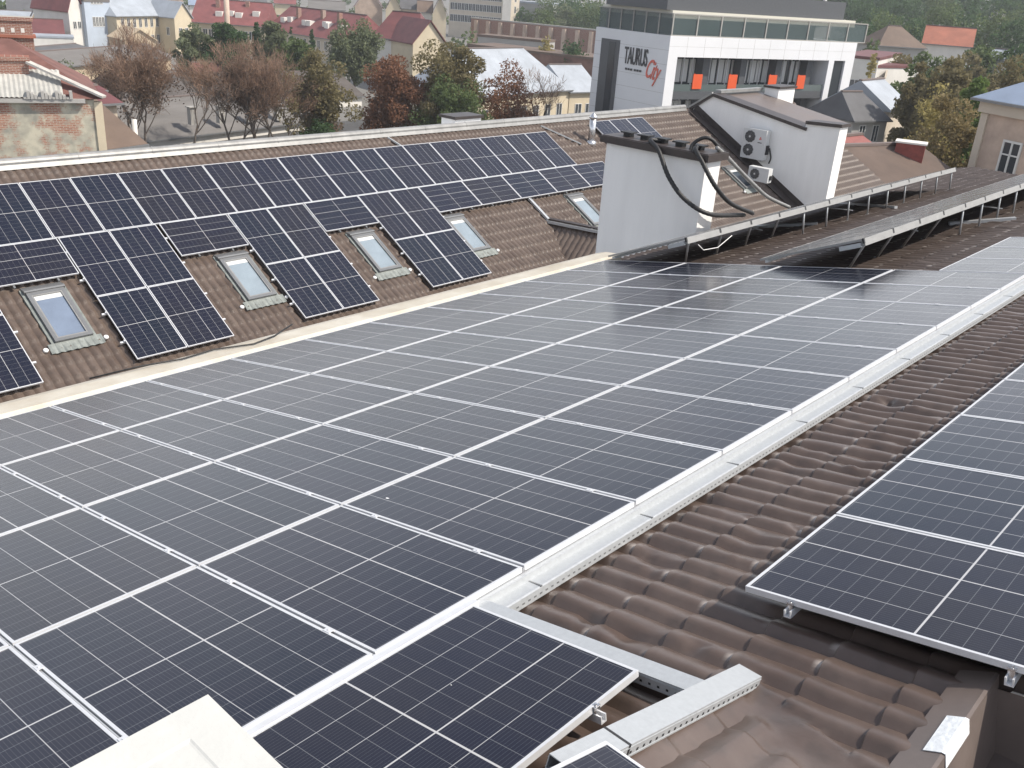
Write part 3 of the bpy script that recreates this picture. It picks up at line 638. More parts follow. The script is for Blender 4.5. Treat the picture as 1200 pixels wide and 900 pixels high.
# outline in XZ traced on the plane of the wall and taken as its real size there
zb = lambda x: LZ - (x - LX) * math.tan(BE) - 0.2
poly = [(-20.15, -1.75), (-20.15, -1.50), (-19.23, -0.86), (-14.66, -1.66), (-14.66, -1.40), (-13.17, -1.34), (-13.17, -7.5), (-14.2, -7.5), (-14.2, -4.9)]
q = MB(); q.prism(poly, YW, YW + 0.75, lambda u, v, h: (u, h, v)); q.build('wall', M_['white'], t)
q = MB()
for a_, b_ in (((-20.30, -1.58), (-19.23, -0.84)), ((-19.23, -0.84), (-14.58, -1.655)), ((-14.66, -1.385), (-13.08, -1.32))):
    A_, B_ = Vector((a_[0], YW + 0.36, a_[1])), Vector((b_[0], YW + 0.36, b_[1])); q.bar(A_ + Vector((0, 0, 0.06)), B_ + Vector((0, 0, 0.06)), 0.90, 0.13)
q.build('coping', M_['cap'], t)
q = MB(); q.prism([(-19.25, -0.80), (-14.62, -1.60), (-14.62, -1.75), (-19.25, -0.95)], YW + 0.82, YW + 4.2, lambda u, v, h: (u, h, v))
q.prism([(-19.25, -0.80), (-19.25, -0.95), (-21, -1.9), (-21, -1.75)], YW + 0.82, YW + 4.2, lambda u, v, h: (u, h, v)); q.build('roof', M_['flash'], t)
q = MB(); q.bar((-19.25, YW + 0.4, -0.66), (-19.25, YW + 4.2, -0.66), 0.30, 0.12); q.bar((-20.30, YW - 0.08, -1.42), (-19.23, YW - 0.08, -0.70), 0.10, 0.08); q.build('ridge_flashing', M_['ridge'], t)
q = MB(); q.prism([(-0.5, 0), (6.6, 0), (6.6, 0.02), (-0.5, 0.02)], YW - 0.60, YW - 0.01, lambda u, v, h: lp(u, h, v - 0.10)); q.bar(lp(-0.6, YW - 0.02, -0.02), lp(6.4, YW - 0.02, -0.02), 0.03, 0.34)
q.build('wall_flashing', M_['cap'], t)
def ac_unit(label, x0, z0, wd, ht, fans, y0=35.0):
    t = thing('outdoor_unit', label, 'air conditioner', (x0, y0, z0), (0, 0, 0), 'outdoor units on the gabled wall')
    D = 0.34; q = MB(); q.box(0, wd, -D - 0.10, -0.10, 0, ht); cs = q.build('casing', M_['ac'], t)
    for (fx, fz, r) in fans:
        q = MB(); k = 20; fy = -D - 0.102
        Q = lambda R_, g, y_: (fx + R_ * math.cos(g), y_, fz + R_ * math.sin(g))
        for j in range(k):
            g0, g1 = 2 * math.pi * j / k, 2 * math.pi * (j + 1) / k
            q.quad(Q(0.0, g0, fy - 0.006), Q(r, g0, fy - 0.006), Q(r, g1, fy - 0.006))
            if j % 2 == 0: q.quad(Q(r, g0, fy), Q(r * 1.06, g0, fy), Q(r * 1.06, g1, fy), Q(r, g1, fy))
        fn = q.build('fan', M_['dark_metal'], cs)
        q = MB()
        for R_ in (0.35, 0.55, 0.75, 0.95):
            q.tube([Q(r * R_, 2 * math.pi * j / 24, fy - 0.02) for j in range(25)], 0.008, 5, False)
        for j in range(12): q.bar(Q(r * 0.2, 2 * math.pi * j / 12, fy - 0.02), Q(r, 2 * math.pi * j / 12 + 0.2, fy - 0.02), 0.008, 0.008)
        q.build('fan_grille', M_['wframe'], cs)
        q = MB()
        n = len(q.v)
        for j in range(12): q.quad(Q(0, 0, fy - 0.03), Q(r * 0.2, 2 * math.pi * j / 12, fy - 0.03), Q(r * 0.2, 2 * math.pi * (j + 1) / 12, fy - 0.03))
        q.build('fan_hub', M_['ac'], cs)
    q = MB(); q.box(0.1, 0.14, -D - 0.08, 0.0, -0.05, -0.002); q.box(wd - 0.14, wd - 0.1, -D - 0.08, 0.0, -0.05, -0.002); q.build('bracket', M_['wframe'], t)
    q = MB(); q.box(wd + 0.002, wd + 0.07, -D + 0.02, -0.14, ht * 0.2, ht * 0.5); q.build('valve_cover', M_['dark_metal'], t)
    return t
u1 = ac_unit('tall outdoor unit with two round fans on the white gabled wall', -17.22, -3.12, 1.10, 1.25, [(0.34, 0.92, 0.24), (0.34, 0.36, 0.24)])
q = MB(); q.box(0.82, 0.87, -0.446, -0.4412, 0.90, 0.95); q.box(0.79, 0.835, -0.446, -0.4412, 0.845, 0.89); q.box(0.85, 0.895, -0.446, -0.4412, 0.845, 0.89); q.build('logo', M_['red'], u1)
q = MB(); q.box(0.74, 0.93, -0.446, -0.4412, 0.70, 0.735); q.build('nameplate', M_['ink'], u1)
ac_unit('small outdoor unit with one fan below the tall one', -15.95, -3.74, 0.93, 0.57, [(0.31, 0.29, 0.205)], 33.6)
q = MB(); q.tube(catmull([(-16.05, YW - 0.12, -2.6), (-15.95, YW - 0.06, -3.0), (-16.0, YW - 0.06, -3.25)], 6), 0.03, 6); tag(q.build('insulated_pipe', M_['rubber'], None, True), 'short dark insulated pipe between the two outdoor units', 'pipe')

def plain_chimney(name, label, c, wd, dp, z0, z1, m, mcap, capw=0.07, rz=0.0, capt=0.10):
    t = thing(name, label, 'chimney', (c[0], c[1], z0), (0, 0, rz))
    q = MB(); q.box(-wd / 2, wd / 2, -dp / 2, dp / 2, 0, z1 - z0); q.build('stack', m, t)
    q = MB(); q.box(-wd / 2 - capw, wd / 2 + capw, -dp / 2 - capw, dp / 2 + capw, z1 - z0, z1 - z0 + capt); q.build('cap', mcap, t)
    return t
c = onX(909, 121, -18.6)
plain_chimney('small_chimney', 'small white chimney with a dark lid behind the gabled wall', (-18.6, c[1] + 0.2), 0.72, 1.6, -4.0, onX(909, 103, -18.6)[2], M_['white'], M_['cap'])
c = onX(545, 146, -20.9)
plain_chimney('low_chimney', 'low white chimney with a dark lid just behind the ridge of the opposite roof', (-21.4, c[1] + 0.3), 0.7, 1.3, -4.0, onX(545, 135, -21.2)[2] - 0.1, M_['white'], M_['cap'])

# ================================================================== town: buildings
def wmat(name, c, var=0.10, scale=0.35, **k): return mat(name, c, 0.9, 0, var=var, scale=scale, **k)
def brickmat(name, c1, c2, sx=1.0):
    m = bpy.data.materials.new(name); m.use_nodes = True; n = m.node_tree.nodes; L = m.node_tree.links; b = n['Principled BSDF']; b.inputs['Roughness'].default_value = 0.9
    tc = n.new('ShaderNodeTexCoord'); mp_ = n.new('ShaderNodeMapping'); mp_.inputs['Rotation'].default_value = (RAD(90), 0, 0); br = n.new('ShaderNodeTexBrick'); L.new(tc.outputs['Object'], mp_.inputs[0]); L.new(mp_.outputs[0], br.inputs['Vector'])
    br.inputs['Scale'].default_value = 1.0; br.inputs['Brick Width'].default_value = 0.26; br.inputs['Row Height'].default_value = 0.075; br.inputs['Mortar Size'].default_value = 0.010
    br.inputs['Color1'].default_value = (*c1, 1); br.inputs['Color2'].default_value = (*c2, 1); br.inputs['Mortar'].default_value = (0.34, 0.31, 0.27, 1)
    L.new(br.outputs[0], b.inputs['Base Color']); return m
T_ = {}
T_['cream_w'] = wmat('cream_plaster', (0.52, 0.45, 0.33)); T_['ochre_w'] = wmat('ochre_plaster', (0.46, 0.37, 0.26)); T_['white_w'] = wmat('white_plaster', (0.62, 0.60, 0.56)); T_['pink_w'] = wmat('pinkish_plaster', (0.46, 0.36, 0.29), 0.2, 0.6)
T_['blue_w'] = wmat('pale_blue_plaster', (0.42, 0.48, 0.56)); T_['grey_w'] = wmat('grey_plaster', (0.34, 0.33, 0.31)); T_['beige_w'] = wmat('beige_plaster', (0.50, 0.44, 0.36))
T_['red_r'] = mat('red_roof', (0.185, 0.062, 0.060), 0.7, 0, var=0.2, scale=0.5); T_['maroon_r'] = mat('maroon_roof', (0.13, 0.045, 0.045), 0.6, 0, var=0.2, scale=0.6)
T_['grey_r'] = mat('weathered_grey_roof', (0.115, 0.108, 0.102), 0.9, 0, col2=(0.175, 0.165, 0.158), scale=0.5, stretch=(0.25, 1, 1)); T_['pale_r'] = mat('pale_metal_roof', (0.33, 0.36, 0.40), 0.55, 0.1, var=0.16, scale=0.4)
T_['brown_r'] = mat('brown_roof', (0.13, 0.092, 0.07), 0.8, 0, var=0.2, scale=0.4); T_['blue_r'] = mat('blue_grey_metal_roof', (0.30, 0.36, 0.46), 0.4, 0.3, var=0.1, scale=0.7)
T_['ridge_t'] = mat('ridge_tiles', (0.15, 0.12, 0.11), 0.8); T_['slate_r'] = mat('dark_grey_roof', (0.10, 0.10, 0.105), 0.85, 0, var=0.2, scale=0.4); T_['brick_w'] = brickmat('red_brick', (0.20, 0.075, 0.05), (0.26, 0.11, 0.075)); T_['pane'] = mat('distant_window_pane', (0.04, 0.047, 0.055), 0.15, 0, spec=0.7)
T_['wf'] = mat('white_window_frame', (0.6, 0.6, 0.58), 0.6); T_['orange_r'] = mat('orange_tile_roof', (0.30, 0.11, 0.07), 0.8, 0, var=0.2, scale=0.5)

def house(name, label, L, R, wall_h, depth, roof_h, mw, mr, rows=(), hip=0.0, ridge='along', chim=(), over=0.35, win=(1.0, 1.6), dorm=(), group=None, cat='building', grey_back=False, sill=True):
    """L,R: left and right eave points of the facade seen from here (world); the body reaches back by depth; rows = ((height of the sill, count, inset),...)"""
    L = np.array(L, float); R = np.array(R, float); ze = (L[2] + R[2]) / 2; L[2] = R[2] = ze
    u = R - L; W = np.linalg.norm(u); u /= W
    ang = math.atan2(u[1], u[0])          # local x along facade, local +y away from the viewer
    t = thing(name, label, cat, (L[0], L[1], ze - wall_h), (0, 0, ang), group)
    q = MB(); q.box(0, W, 0, depth, 0, wall_h); q.build('wall', mw, t)
    o = over; z0 = wall_h + 0.02; rf = MB()
    if ridge == 'flat':
        rf.box(-0.1, W + 0.1, -0.1, depth + 0.1, z0, z0 + max(roof_h, 0.15))
    elif ridge == 'along':
        hy = depth / 2; e = [(-o, -o), (W + o, -o), (W + o, depth + o), (-o, depth + o)]; r0, r1 = (hip, hy), (W - hip, hy)
        if hip == 0: r0, r1 = (-o, hy), (W + o, hy)
        P = [(*p, z0) for p in e]; A, B = (*r0, z0 + roof_h), (*r1, z0 + roof_h); th = 0.14
        for pts in ((P[0], P[1], B, A), (P[2], P[3], A, B), (P[1], P[2], B), (P[3], P[0], A)): rf.quad(*pts)
        rf.quad(*[(x_, y_, z_ - th) for x_, y_, z_ in (P[3], P[2], P[1], P[0])])
        for i in range(4):
            a_, b_ = P[i], P[(i + 1) % 4]; rf.quad((a_[0], a_[1], a_[2] - th), (b_[0], b_[1], b_[2] - th), b_, a_)
    else:                                  # gable towards the viewer
        hx = W / 2; A, B = (hx, -o, z0 + roof_h), (hx, depth + o, z0 + roof_h); P = [(-o, -o, z0 - 0.1), (W + o, -o, z0 - 0.1), (W + o, depth + o, z0 - 0.1), (-o, depth + o, z0 - 0.1)]
        th = 0.18; dn = lambda p: (p[0], p[1], p[2] - th)
        rf.quad(P[0], A, B, P[3]); rf.quad(A, P[1], P[2], B); rf.quad(dn(P[0]), dn(P[3]), dn(B), dn(A)); rf.quad(dn(A), dn(B), dn(P[2]), dn(P[1]))
        rf.quad(P[0], dn(P[0]), dn(A), A); rf.quad(A, dn(A), dn(P[1]), P[1]); rf.quad(P[3], B, dn(B), dn(P[3])); rf.quad(P[0], P[3], dn(P[3]), dn(P[0])); rf.quad(P[1], dn(P[1]), dn(P[2]), P[2])
        g = MB(); g.prism([(0.02, 0), (W - 0.02, 0), (hx, roof_h - 0.25)], 0.01, 0.3, lambda a_, b_, h: (a_, h, wall_h + b_)); g.build('gable', mw, t)
    r = rf.build('roof', mr, t)
    if ridge == 'along':
        q = MB(); q.box(-o, W + o, -o - 0.14, -o - 0.002, z0 - 0.16, z0 - 0.02); q.build('gutter', M_['wframe'], r)
        q = MB(); q.bar((hip if hip else -o, depth / 2, z0 + roof_h + 0.03), (W - hip if hip else W + o, depth / 2, z0 + roof_h + 0.03), 0.34, 0.14); q.build('ridge_tiles', T_['ridge_t'], r)
    for (dx, dl) in dorm:
        yy = depth * 0.5 * dl; zz = z0 + roof_h * dl; q = MB(); q.box(dx * W - 0.7, dx * W + 0.7, yy - 0.6, yy + 1.1, zz - 0.5, zz + 0.75); q.build('dormer', T_['white_w'], r)
    for (cx_, cy_, ch_) in chim:
        q = MB(); q.box(cx_ * W - 0.4, cx_ * W + 0.4, cy_ * depth - 0.4, cy_ * depth + 0.4, wall_h, wall_h + ch_); q.build('chimney', T_['brick_w'], r)
    ww, wh = win
    for (zs, cnt, ins) in rows:              # windows of the two end walls
        for sx in (0, W):
            for k in range(2 if depth > 6.5 else 1):
                yc = depth * (k + 0.5) / (2 if depth > 6.5 else 1); s0, s1 = (sx - 0.05, sx - 0.003) if sx == 0 else (sx + 0.003, sx + 0.05)
                q = MB()
                for (ya, yb, za, zb2) in ((-ww / 2, ww / 2, 0, 0.1), (-ww / 2, ww / 2, wh - 0.08, wh), (-ww / 2, -ww / 2 + 0.08, 0.1, wh - 0.08), (ww / 2 - 0.08, ww / 2, 0.1, wh - 0.08), (-0.04, 0.04, 0.1, wh - 0.08)): q.box(s0, s1, yc + ya, yc + yb, zs + za, zs + zb2)
                wf = q.build('window', T_['wf'], t)
                q = MB(); m0, m1 = (sx - 0.028, sx - 0.004) if sx == 0 else (sx + 0.004, sx + 0.028); q.box(m0, m1, yc - ww / 2 + 0.02, yc + ww / 2 - 0.02, zs + 0.05, zs + wh - 0.05); q.build('pane', T_['pane'], wf)
    for (zs, cnt, ins) in rows:
        for k in range(cnt):
            xc = ins + (W - 2 * ins) * (k + 0.5) / cnt
            q = MB()
            q.box(xc - ww / 2, xc + ww / 2, -0.06, -0.002, zs, zs + 0.10); q.box(xc - ww / 2, xc + ww / 2, -0.06, -0.002, zs + wh - 0.08, zs + wh)
            for xx in (xc - ww / 2, xc + ww / 2 - 0.08, xc - 0.04): q.box(xx, xx + 0.08, -0.058, -0.002, zs + 0.10, zs + wh - 0.08)
            wf = q.build('window', T_['wf'], t)
            q = MB(); q.box(xc - ww / 2 + 0.02, xc + ww / 2 - 0.02, -0.03, -0.004, zs + 0.05, zs + wh - 0.05); q.build('pane', T_['pane'], wf)
    return t
# ------------------------------------------------------------------ hotel-like block with the sign
PC = at(786, 42, -0.6); ang = RAD(76.0); ur = np.array([math.cos(ang), math.sin(ang), 0]); ul = np.array([-math.sin(ang), math.cos(ang), 0])
def along(p0, u, px_t):                    # length along u from p0 that reaches photo column px_t on the same level
    lo, hi = 0.0, 80.0
    for _ in range(50):
        md = (lo + hi) / 2; p = ROT @ (p0 + u * md - CAM); xx = 600 + FPX * p[0] / p[2]
        if abs(xx - 786) < abs(px_t - 786): lo = md
        else: hi = md
    return lo
LR, LL = along(PC, ur, 1005), along(PC, ul, 699)
t = thing('white_block', 'white modern block with glazed roof terrace, orange boards and a shop sign', 'building', PC, (0, 0, ang))
HB = PC[2] - GZ; W8 = mat('white_facade', (0.66, 0.67, 0.69), 0.7, 0, var=0.03, scale=0.3); GS = mat('grey_slate_cladding', (0.13, 0.135, 0.145), 0.6, 0, var=0.1, scale=1)
# local: x along the right face, y = back (to the left face), z = 0 top of the white band
t.scale = (1, 1, 0.79)
q = MB()
q.box(0, LR, 0, LL, -22, -14.0)
q.box(0, LR, 0, LL, -2.45, 0)                                   # white band (solid top storey slab)
q.box(0, 1.25, 0, LL, -14.0, -2.45)                             # corner pier and left face
q.box(LR - 1.5, LR, 0, 2.6, -14.0, -2.45); q.box(LR - 4.3, LR - 3.4, 0, 2.6, -14.0, -2.45); q.box(1.25, LR, 2.6, LL, -14.0, -2.45)
q.build('wall', W8, t)
q = MB()
for k in range(1, 12): q.box(LR * k / 12 - 0.012, LR * k / 12 + 0.012, -0.006, -0.001, -2.4, -0.05)
q.box(0, LR, -0.006, -0.001, -1.22, -1.20); q.build('cladding_joint', T_['grey_w'], t)
# joints of the left face (panels)
q = MB()
for k in range(1, 8): q.box(-0.006, -0.001, 0, LL, -1.7 * k - 0.015, -1.7 * k + 0.015)
q.build('cladding_joint', T_['grey_w'], t)
q = MB(); q.box(LR - 3.4, LR - 1.5, 0.25, 0.35, -14.0, -2.45); q.build('corner_window', T_['pane'], t)
x0, x1 = 1.25, LR - 4.3
gl = MB(); gl.box(x0, x1, 2.45, 2.59, -6.6, -2.5); go = gl.build('window', T_['pane'], t)
gl = MB(); gl.box(x0, x1, 2.45, 2.59, -12.0, -7.7); go2 = gl.build('window', T_['pane'], t)
cm = mat('pale_curtain', (0.55, 0.56, 0.55), 0.9); dk = mat('anthracite_cladding', (0.075, 0.08, 0.088), 0.5, 0, var=0.1)
for g_, zt, zb_ in ((go, -2.6, -5.9), (go2, -7.8, -11.5)):
    q = MB(); k = x0 + 0.3
    while k < x1 - 1.0:
        wdt = rng.uniform(0.45, 1.0); q.box(k, k + wdt, 2.36, 2.44, zb_ + rng.uniform(0, 0.2), zt - 0.3); k += wdt + rng.choice([0.1, 0.15, 0.3, 0.7])
    q.build('curtain', cm, g_)
q = MB()
k = x0 + 0.6
while k < x1: q.box(k, k + 0.09, 2.25, 2.352, -6.6, -2.5); q.box(k, k + 0.09, 2.25, 2.352, -12.0, -7.7); k += 1.25
q.build('mullion', W8, t)
for f in (0.0, 0.2, 0.44, 0.68, 0.90):
    q = MB(); xx = x0 + (x1 - x0) * f + (0.9 if f == 0 else 0); q.box(xx + 0.25, xx + 1.15, 1.2, 2.24, -13.9, -2.46)
    if f: q.build('column', dk, t)
q = MB(); q.box(x0 + 0.01, x1 - 0.01, 0.2, 2.4, -7.6, -6.62); q.box(x0 + 0.01, x1 - 0.01, 0.2, 2.4, -13.9, -12.0); q.build('balcony_slab', dk, t)
q = MB(); q.box(x0 + 0.02, x1 - 0.02, 0.22, 0.25, -6.61, -5.75); q.build('balcony_glass', mat('balcony_glass', (0.10, 0.125, 0.125), 0.12, 0, spec=0.7), t)
for f in (0.115, 0.335, 0.60, 0.80):
    q = MB(); xx = x0 + (x1 - x0) * f; q.box(xx, xx + 1.25, 0.10, 0.2, -6.3, -4.5); q.box(xx + 0.1, xx + 0.2, 0.12, 0.18, -4.55, -4.4); q.build('orange_board', M_['orange'], t)
# left face: tall dark window
yb = LL * (1 - 0.10); ya = LL * (1 - 0.36)
q = MB(); q.box(-0.06, -0.002, ya, yb, -13.5, -1.3); wn = q.build('window', dk, t)
q = MB()
q.box(-0.085, -0.0605, ya + 0.6, ya + 1.7, -13.3, -1.6); q.build('pane', T_['pane'], wn)
# terrace: glass screen, posts, recessed storey, deep roof fascia
tg = mat('terrace_glass', (0.10, 0.14, 0.145), 0.08, 0, spec=0.8); tg.node_tree.nodes['Principled BSDF'].inputs['Alpha'].default_value = 0.45
q = MB(); q.box(0.15, LR + 1.3, 0.15, 0.2, 0.02, 2.55); q.box(0.15, 0.2, 0.2, LL - 0.2, 0.02, 2.55); q.box(LR + 1.25, LR + 1.3, 0.2, 5, 0.02, 2.55); q.build('terrace_glass', tg, t)
q = MB()
for k in range(10): q.box(0.13 + (LR + 1.1) * k / 9, 0.13 + (LR + 1.1) * k / 9 + 0.14, 0.07, 0.145, 0, 2.62)
for k in range(1, 6): q.box(0.05, 0.145, LL * k / 6, LL * k / 6 + 0.10, 0, 2.62)
q.box(0.06, LR + 1.3, 0.06, 0.145, 0.0, 0.12); q.box(0.06, LR + 1.3, 0.06, 0.145, 2.5, 2.62); q.box(0.05, 0.145, 0.15, LL, 2.5, 2.62)
q.build('terrace_frame', T_['grey_w'], t)
q = MB(); q.box(0.3, LR - 0.5, 0.45, LL - 0.4, 2.0, 2.9); q.build('awning', mat('cream_awning', (0.62, 0.60, 0.52), 0.9), t)
q = MB(); q.box(0.6, LR - 4, 3.0, LL - 0.8, 0.02, 1.99); q.build('terrace_room', T_['slate_r'], t)
q = MB(); q.box(-0.25, LR - 2.3, 0.75, LL - 1.6, 2.92, 5.2); q.build('roof_fascia', dk, t)
q = MB(); q.box(4.5, LR - 6.5, 3.0, LL - 2, 5.2, 8.5); q.build('upper_storey', T_['slate_r'], t)
q = MB()
for k in range(7): q.box(5.5 + k * 2.6, 6.8 + k * 2.6, 2.93, 2.99, 5.6, 7.6)
q.build('upper_window', T_['wf'], t)
q = MB(); q.box(LR - 5.4, LR - 5.1, 1.2, 1.5, 5.2, 9); q.build('upper_post', T_['wf'], t)
# the sign on the left face
def text_mesh(body, size, sx, shear, m, name, ext=0.04):
    cu = bpy.data.curves.new('lettering', 'FONT'); cu.body = body; cu.size = size; cu.shear = shear; cu.extrude = ext; cu.space_character = 0.95; cu.offset = 0.012
    o = bpy.data.objects.new('lettering', cu); COL.objects.link(o); dg = bpy.context.evaluated_depsgraph_get(); dg.update()
    me = bpy.data.meshes.new_from_object(o.evaluated_get(dg)); bpy.data.objects.remove(o); me.materials.clear(); me.materials.append(m)
    for v in me.vertices: v.co.x *= sx
    xs = [v.co.x for v in me.vertices]; x0 = min(xs)
    for v in me.vertices: v.co.x -= x0
    ob = bpy.data.objects.new(name, me); COL.objects.link(ob); return ob, max(xs) - x0
sg = thing('shop_sign', 'shop sign of condensed dark capitals and coral script high on the white block', 'sign', (0, 0, 0))
base = Matrix.Translation(Vector(PC)) @ Matrix.Rotation(ang, 4, 'Z')
lettre, wdt = text_mesh('TAURUS', 2.35, 1.0, 0, M_['ink'], 'lettering')
LW = LL * 0.31; k = LW / wdt
for v in lettre.data.vertices: v.co.x *= k
# text plane: x runs from the far end of the left face towards the corner, z up, face normal is local -x
def sign_mat(y, z): return base @ Matrix.Translation((-0.05, y, z)) @ Matrix(((0, 0, -1, 0), (-1, 0, 0, 0), (0, 1, 0, 0), (0, 0, 0, 1)))
sg.matrix_world = sign_mat(LL * (1 - 0.44), -3.15); bpy.context.view_layer.update()
lettre.parent = sg
sc2, w2 = text_mesh('City', 2.6, 0.50, 0.4, M_['coral'], 'script', 0.03); sc2.parent = sg; sc2.location = (LW - 0.05, -0.95, 0); sc2.rotation_euler = (0, 0, RAD(-8))
q = MB()
for k in range(6): q.box(0.35 + 0.42 * k + (0.15 if k > 2 else 0), 0.66 + 0.42 * k + (0.15 if k > 2 else 0), -0.62, -0.42, 0, 0.03)
q.build('small_line', M_['ink'], sg)

# ------------------------------------------------------------------ brick house at the left edge
def wall_mix(name):
    m = bpy.data.materials.new(name); m.use_nodes = True; n = m.node_tree.nodes; L = m.node_tree.links; b = n['Principled BSDF']; b.inputs['Roughness'].default_value = 0.95
    tc = n.new('ShaderNodeTexCoord'); mp_ = n.new('ShaderNodeMapping'); mp_.inputs['Rotation'].default_value = (RAD(90), 0, 0); br = n.new('ShaderNodeTexBrick'); L.new(tc.outputs['Object'], mp_.inputs[0]); L.new(mp_.outputs[0], br.inputs['Vector'])
    br.inputs['Scale'].default_value = 1; br.inputs['Brick Width'].default_value = 0.27; br.inputs['Row Height'].default_value = 0.08; br.inputs['Mortar Size'].default_value = 0.012
    br.inputs['Color1'].default_value = (0.24, 0.09, 0.055, 1); br.inputs['Color2'].default_value = (0.34, 0.17, 0.11, 1); br.inputs['Mortar'].default_value = (0.36, 0.33, 0.28, 1)
    n1 = n.new('ShaderNodeTexNoise'); n1.inputs['Scale'].default_value = 0.42; n1.inputs['Detail'].default_value = 9; n1.inputs['Roughness'].default_value = 0.72; L.new(tc.outputs['Object'], n1.inputs['Vector'])
    r1 = n.new('ShaderNodeMapRange'); r1.inputs[1].default_value = 0.44; r1.inputs[2].default_value = 0.50; L.new(n1.outputs[0], r1.inputs[0])
    n2 = n.new('ShaderNodeTexNoise'); n2.inputs['Scale'].default_value = 1.4; n2.inputs['Detail'].default_value = 8; L.new(tc.outputs['Object'], n2.inputs['Vector'])
    r2 = n.new('ShaderNodeValToRGB'); r2.color_ramp.elements[0].color = (0.24, 0.235, 0.20, 1); r2.color_ramp.elements[0].position = 0.35; r2.color_ramp.elements[1].color = (0.46, 0.43, 0.34, 1); r2.color_ramp.elements[1].position = 0.62; L.new(n2.outputs[0], r2.inputs[0])
    mx = n.new('ShaderNodeMix'); mx.data_type = 'RGBA'; L.new(r1.outputs[0], mx.inputs[0]); L.new(br.outputs[0], mx.inputs[6]); L.new(r2.outputs[0], mx.inputs[7]); L.new(mx.outputs[2], b.inputs['Base Color']); return m
DB = 50
Lp, Rp = far(-60, 124, DB), far(110, 117, DB)
zt = Rp[2]; u = Rp - Lp; u[2] = 0; W = np.linalg.norm(u); u /= W; an = math.atan2(u[1], u[0])
t = thing('old_brick_house', 'old house with a crumbling brick and plaster end wall at the left edge', 'building', (Lp[0], Lp[1], GZ), (0, 0, an))
q = MB(); q.box(0, W, 0, 9, 0, zt - GZ); q.build('wall', wall_mix('crumbling_plaster_on_brick'), t)
q = MB(); q.box(W - 0.02, W + 0.35, -0.08, 0.3, 0, zt - GZ - 0.1); q.build('corner_strip', T_['cream_w'], t)
q = MB(); q.quad((0, -0.15, zt - GZ + 0.05), (W + 0.4, -0.15, zt - GZ + 0.05), (W - 3.2, 4.6, zt - GZ + 2.3), (0, 4.6, zt - GZ + 2.3)); q.quad((W + 0.4, -0.15, zt - GZ + 0.05), (W + 0.4, 9, zt - GZ + 0.05), (W - 3.2, 4.6, zt - GZ + 2.3)); q.build('roof', mat('weathered_brown_red_roof', (0.15, 0.07, 0.058), 0.85, 0, var=0.3, scale=0.8), t)
q = MB(); n = 46
for k in range(n):
    xa, xb = (W - 1.3) * k / n, (W - 1.3) * (k + 1) / n; za, zb_ = 0.04 * (k % 2), 0.04 * ((k + 1) % 2); b0 = zt - GZ
    q.quad((xa, -0.25, b0 + 0.10 + za), (xb, -0.25, b0 + 0.10 + zb_), (xb, 2.0, b0 + 1.12 + zb_), (xa, 2.0, b0 + 1.12 + za))
q.build('corrugated_roof', mat('weathered_corrugated_sheet', (0.30, 0.30, 0.28), 0.8, 0, col2=(0.44, 0.43, 0.40), scale=1.5), t)
q = MB(); q.bar((W - 2.6, 1.6, zt - GZ + 1.5), (W + 0.45, -0.2, zt - GZ + 0.16), 0.42, 0.10); q.build('verge_board', wmat('weathered_board', (0.42, 0.40, 0.37), 0.25, 1.5), t)
q = MB(); q.box(0, W - 0.4, -0.30, -0.02, zt - GZ - 0.12, zt - GZ + 0.06)
for k in range(14): q.box(W - 3.0 + 0.15 * k, W - 3.0 + 0.15 * k + 0.13, -0.34 - 0.02 * (k % 3), 0.1, zt - GZ + 0.06, zt - GZ + 0.14 + 0.09 * ((k * 7) % 4))
q.build('broken_cornice', T_['grey_w'], t)
def pier(name, label, px, py_b, py_t, D, wd, m, rows=0):
    c = far(px, py_b, D); zt_ = far(px, py_t, D)[2]; t = thing(name, label, 'chimney', (c[0], c[1], c[2] - 2.5), (0, 0, an))
    H = zt_ - c[2] + 2.5; q = MB(); q.box(-wd / 2, wd / 2, 0, 0.9, 0, H)
    q.box(-wd / 2 - 0.08, wd / 2 + 0.08, -0.08, 0.98, H, H + 0.18); st = q.build('stack', m, t)
    if rows:
        q = MB()
        for r in range(rows):
            for k in range(6): q.box(-wd / 2 + 0.12 + k * (wd - 0.2) / 6, -wd / 2 + 0.12 + k * (wd - 0.2) / 6 + 0.16, -0.012, -0.002, H - 0.55 - 1.15 * r, H - 0.33 - 1.15 * r)
        q.build('pale_brick', T_['white_w'], st)
        q = MB()
        for r in range(rows): q.box(-wd / 2 - 0.12, wd / 2 + 0.12, -0.12, 1.02, H - 0.8 - 1.15 * r, H - 0.66 - 1.15 * r)
        q.build('cornice', T_['orange_r'], st)
pier('brick_chimney', 'tall dark brick chimney with dotted pale bricks at the left edge', 6, 72, 24, 56, 2.9, T_['brick_w'], 2)
pier('brick_chimney', 'squat brick chimney on the corrugated roof at the left edge', 8, 84, 71, 51.5, 1.9, T_['brick_w'], 0)

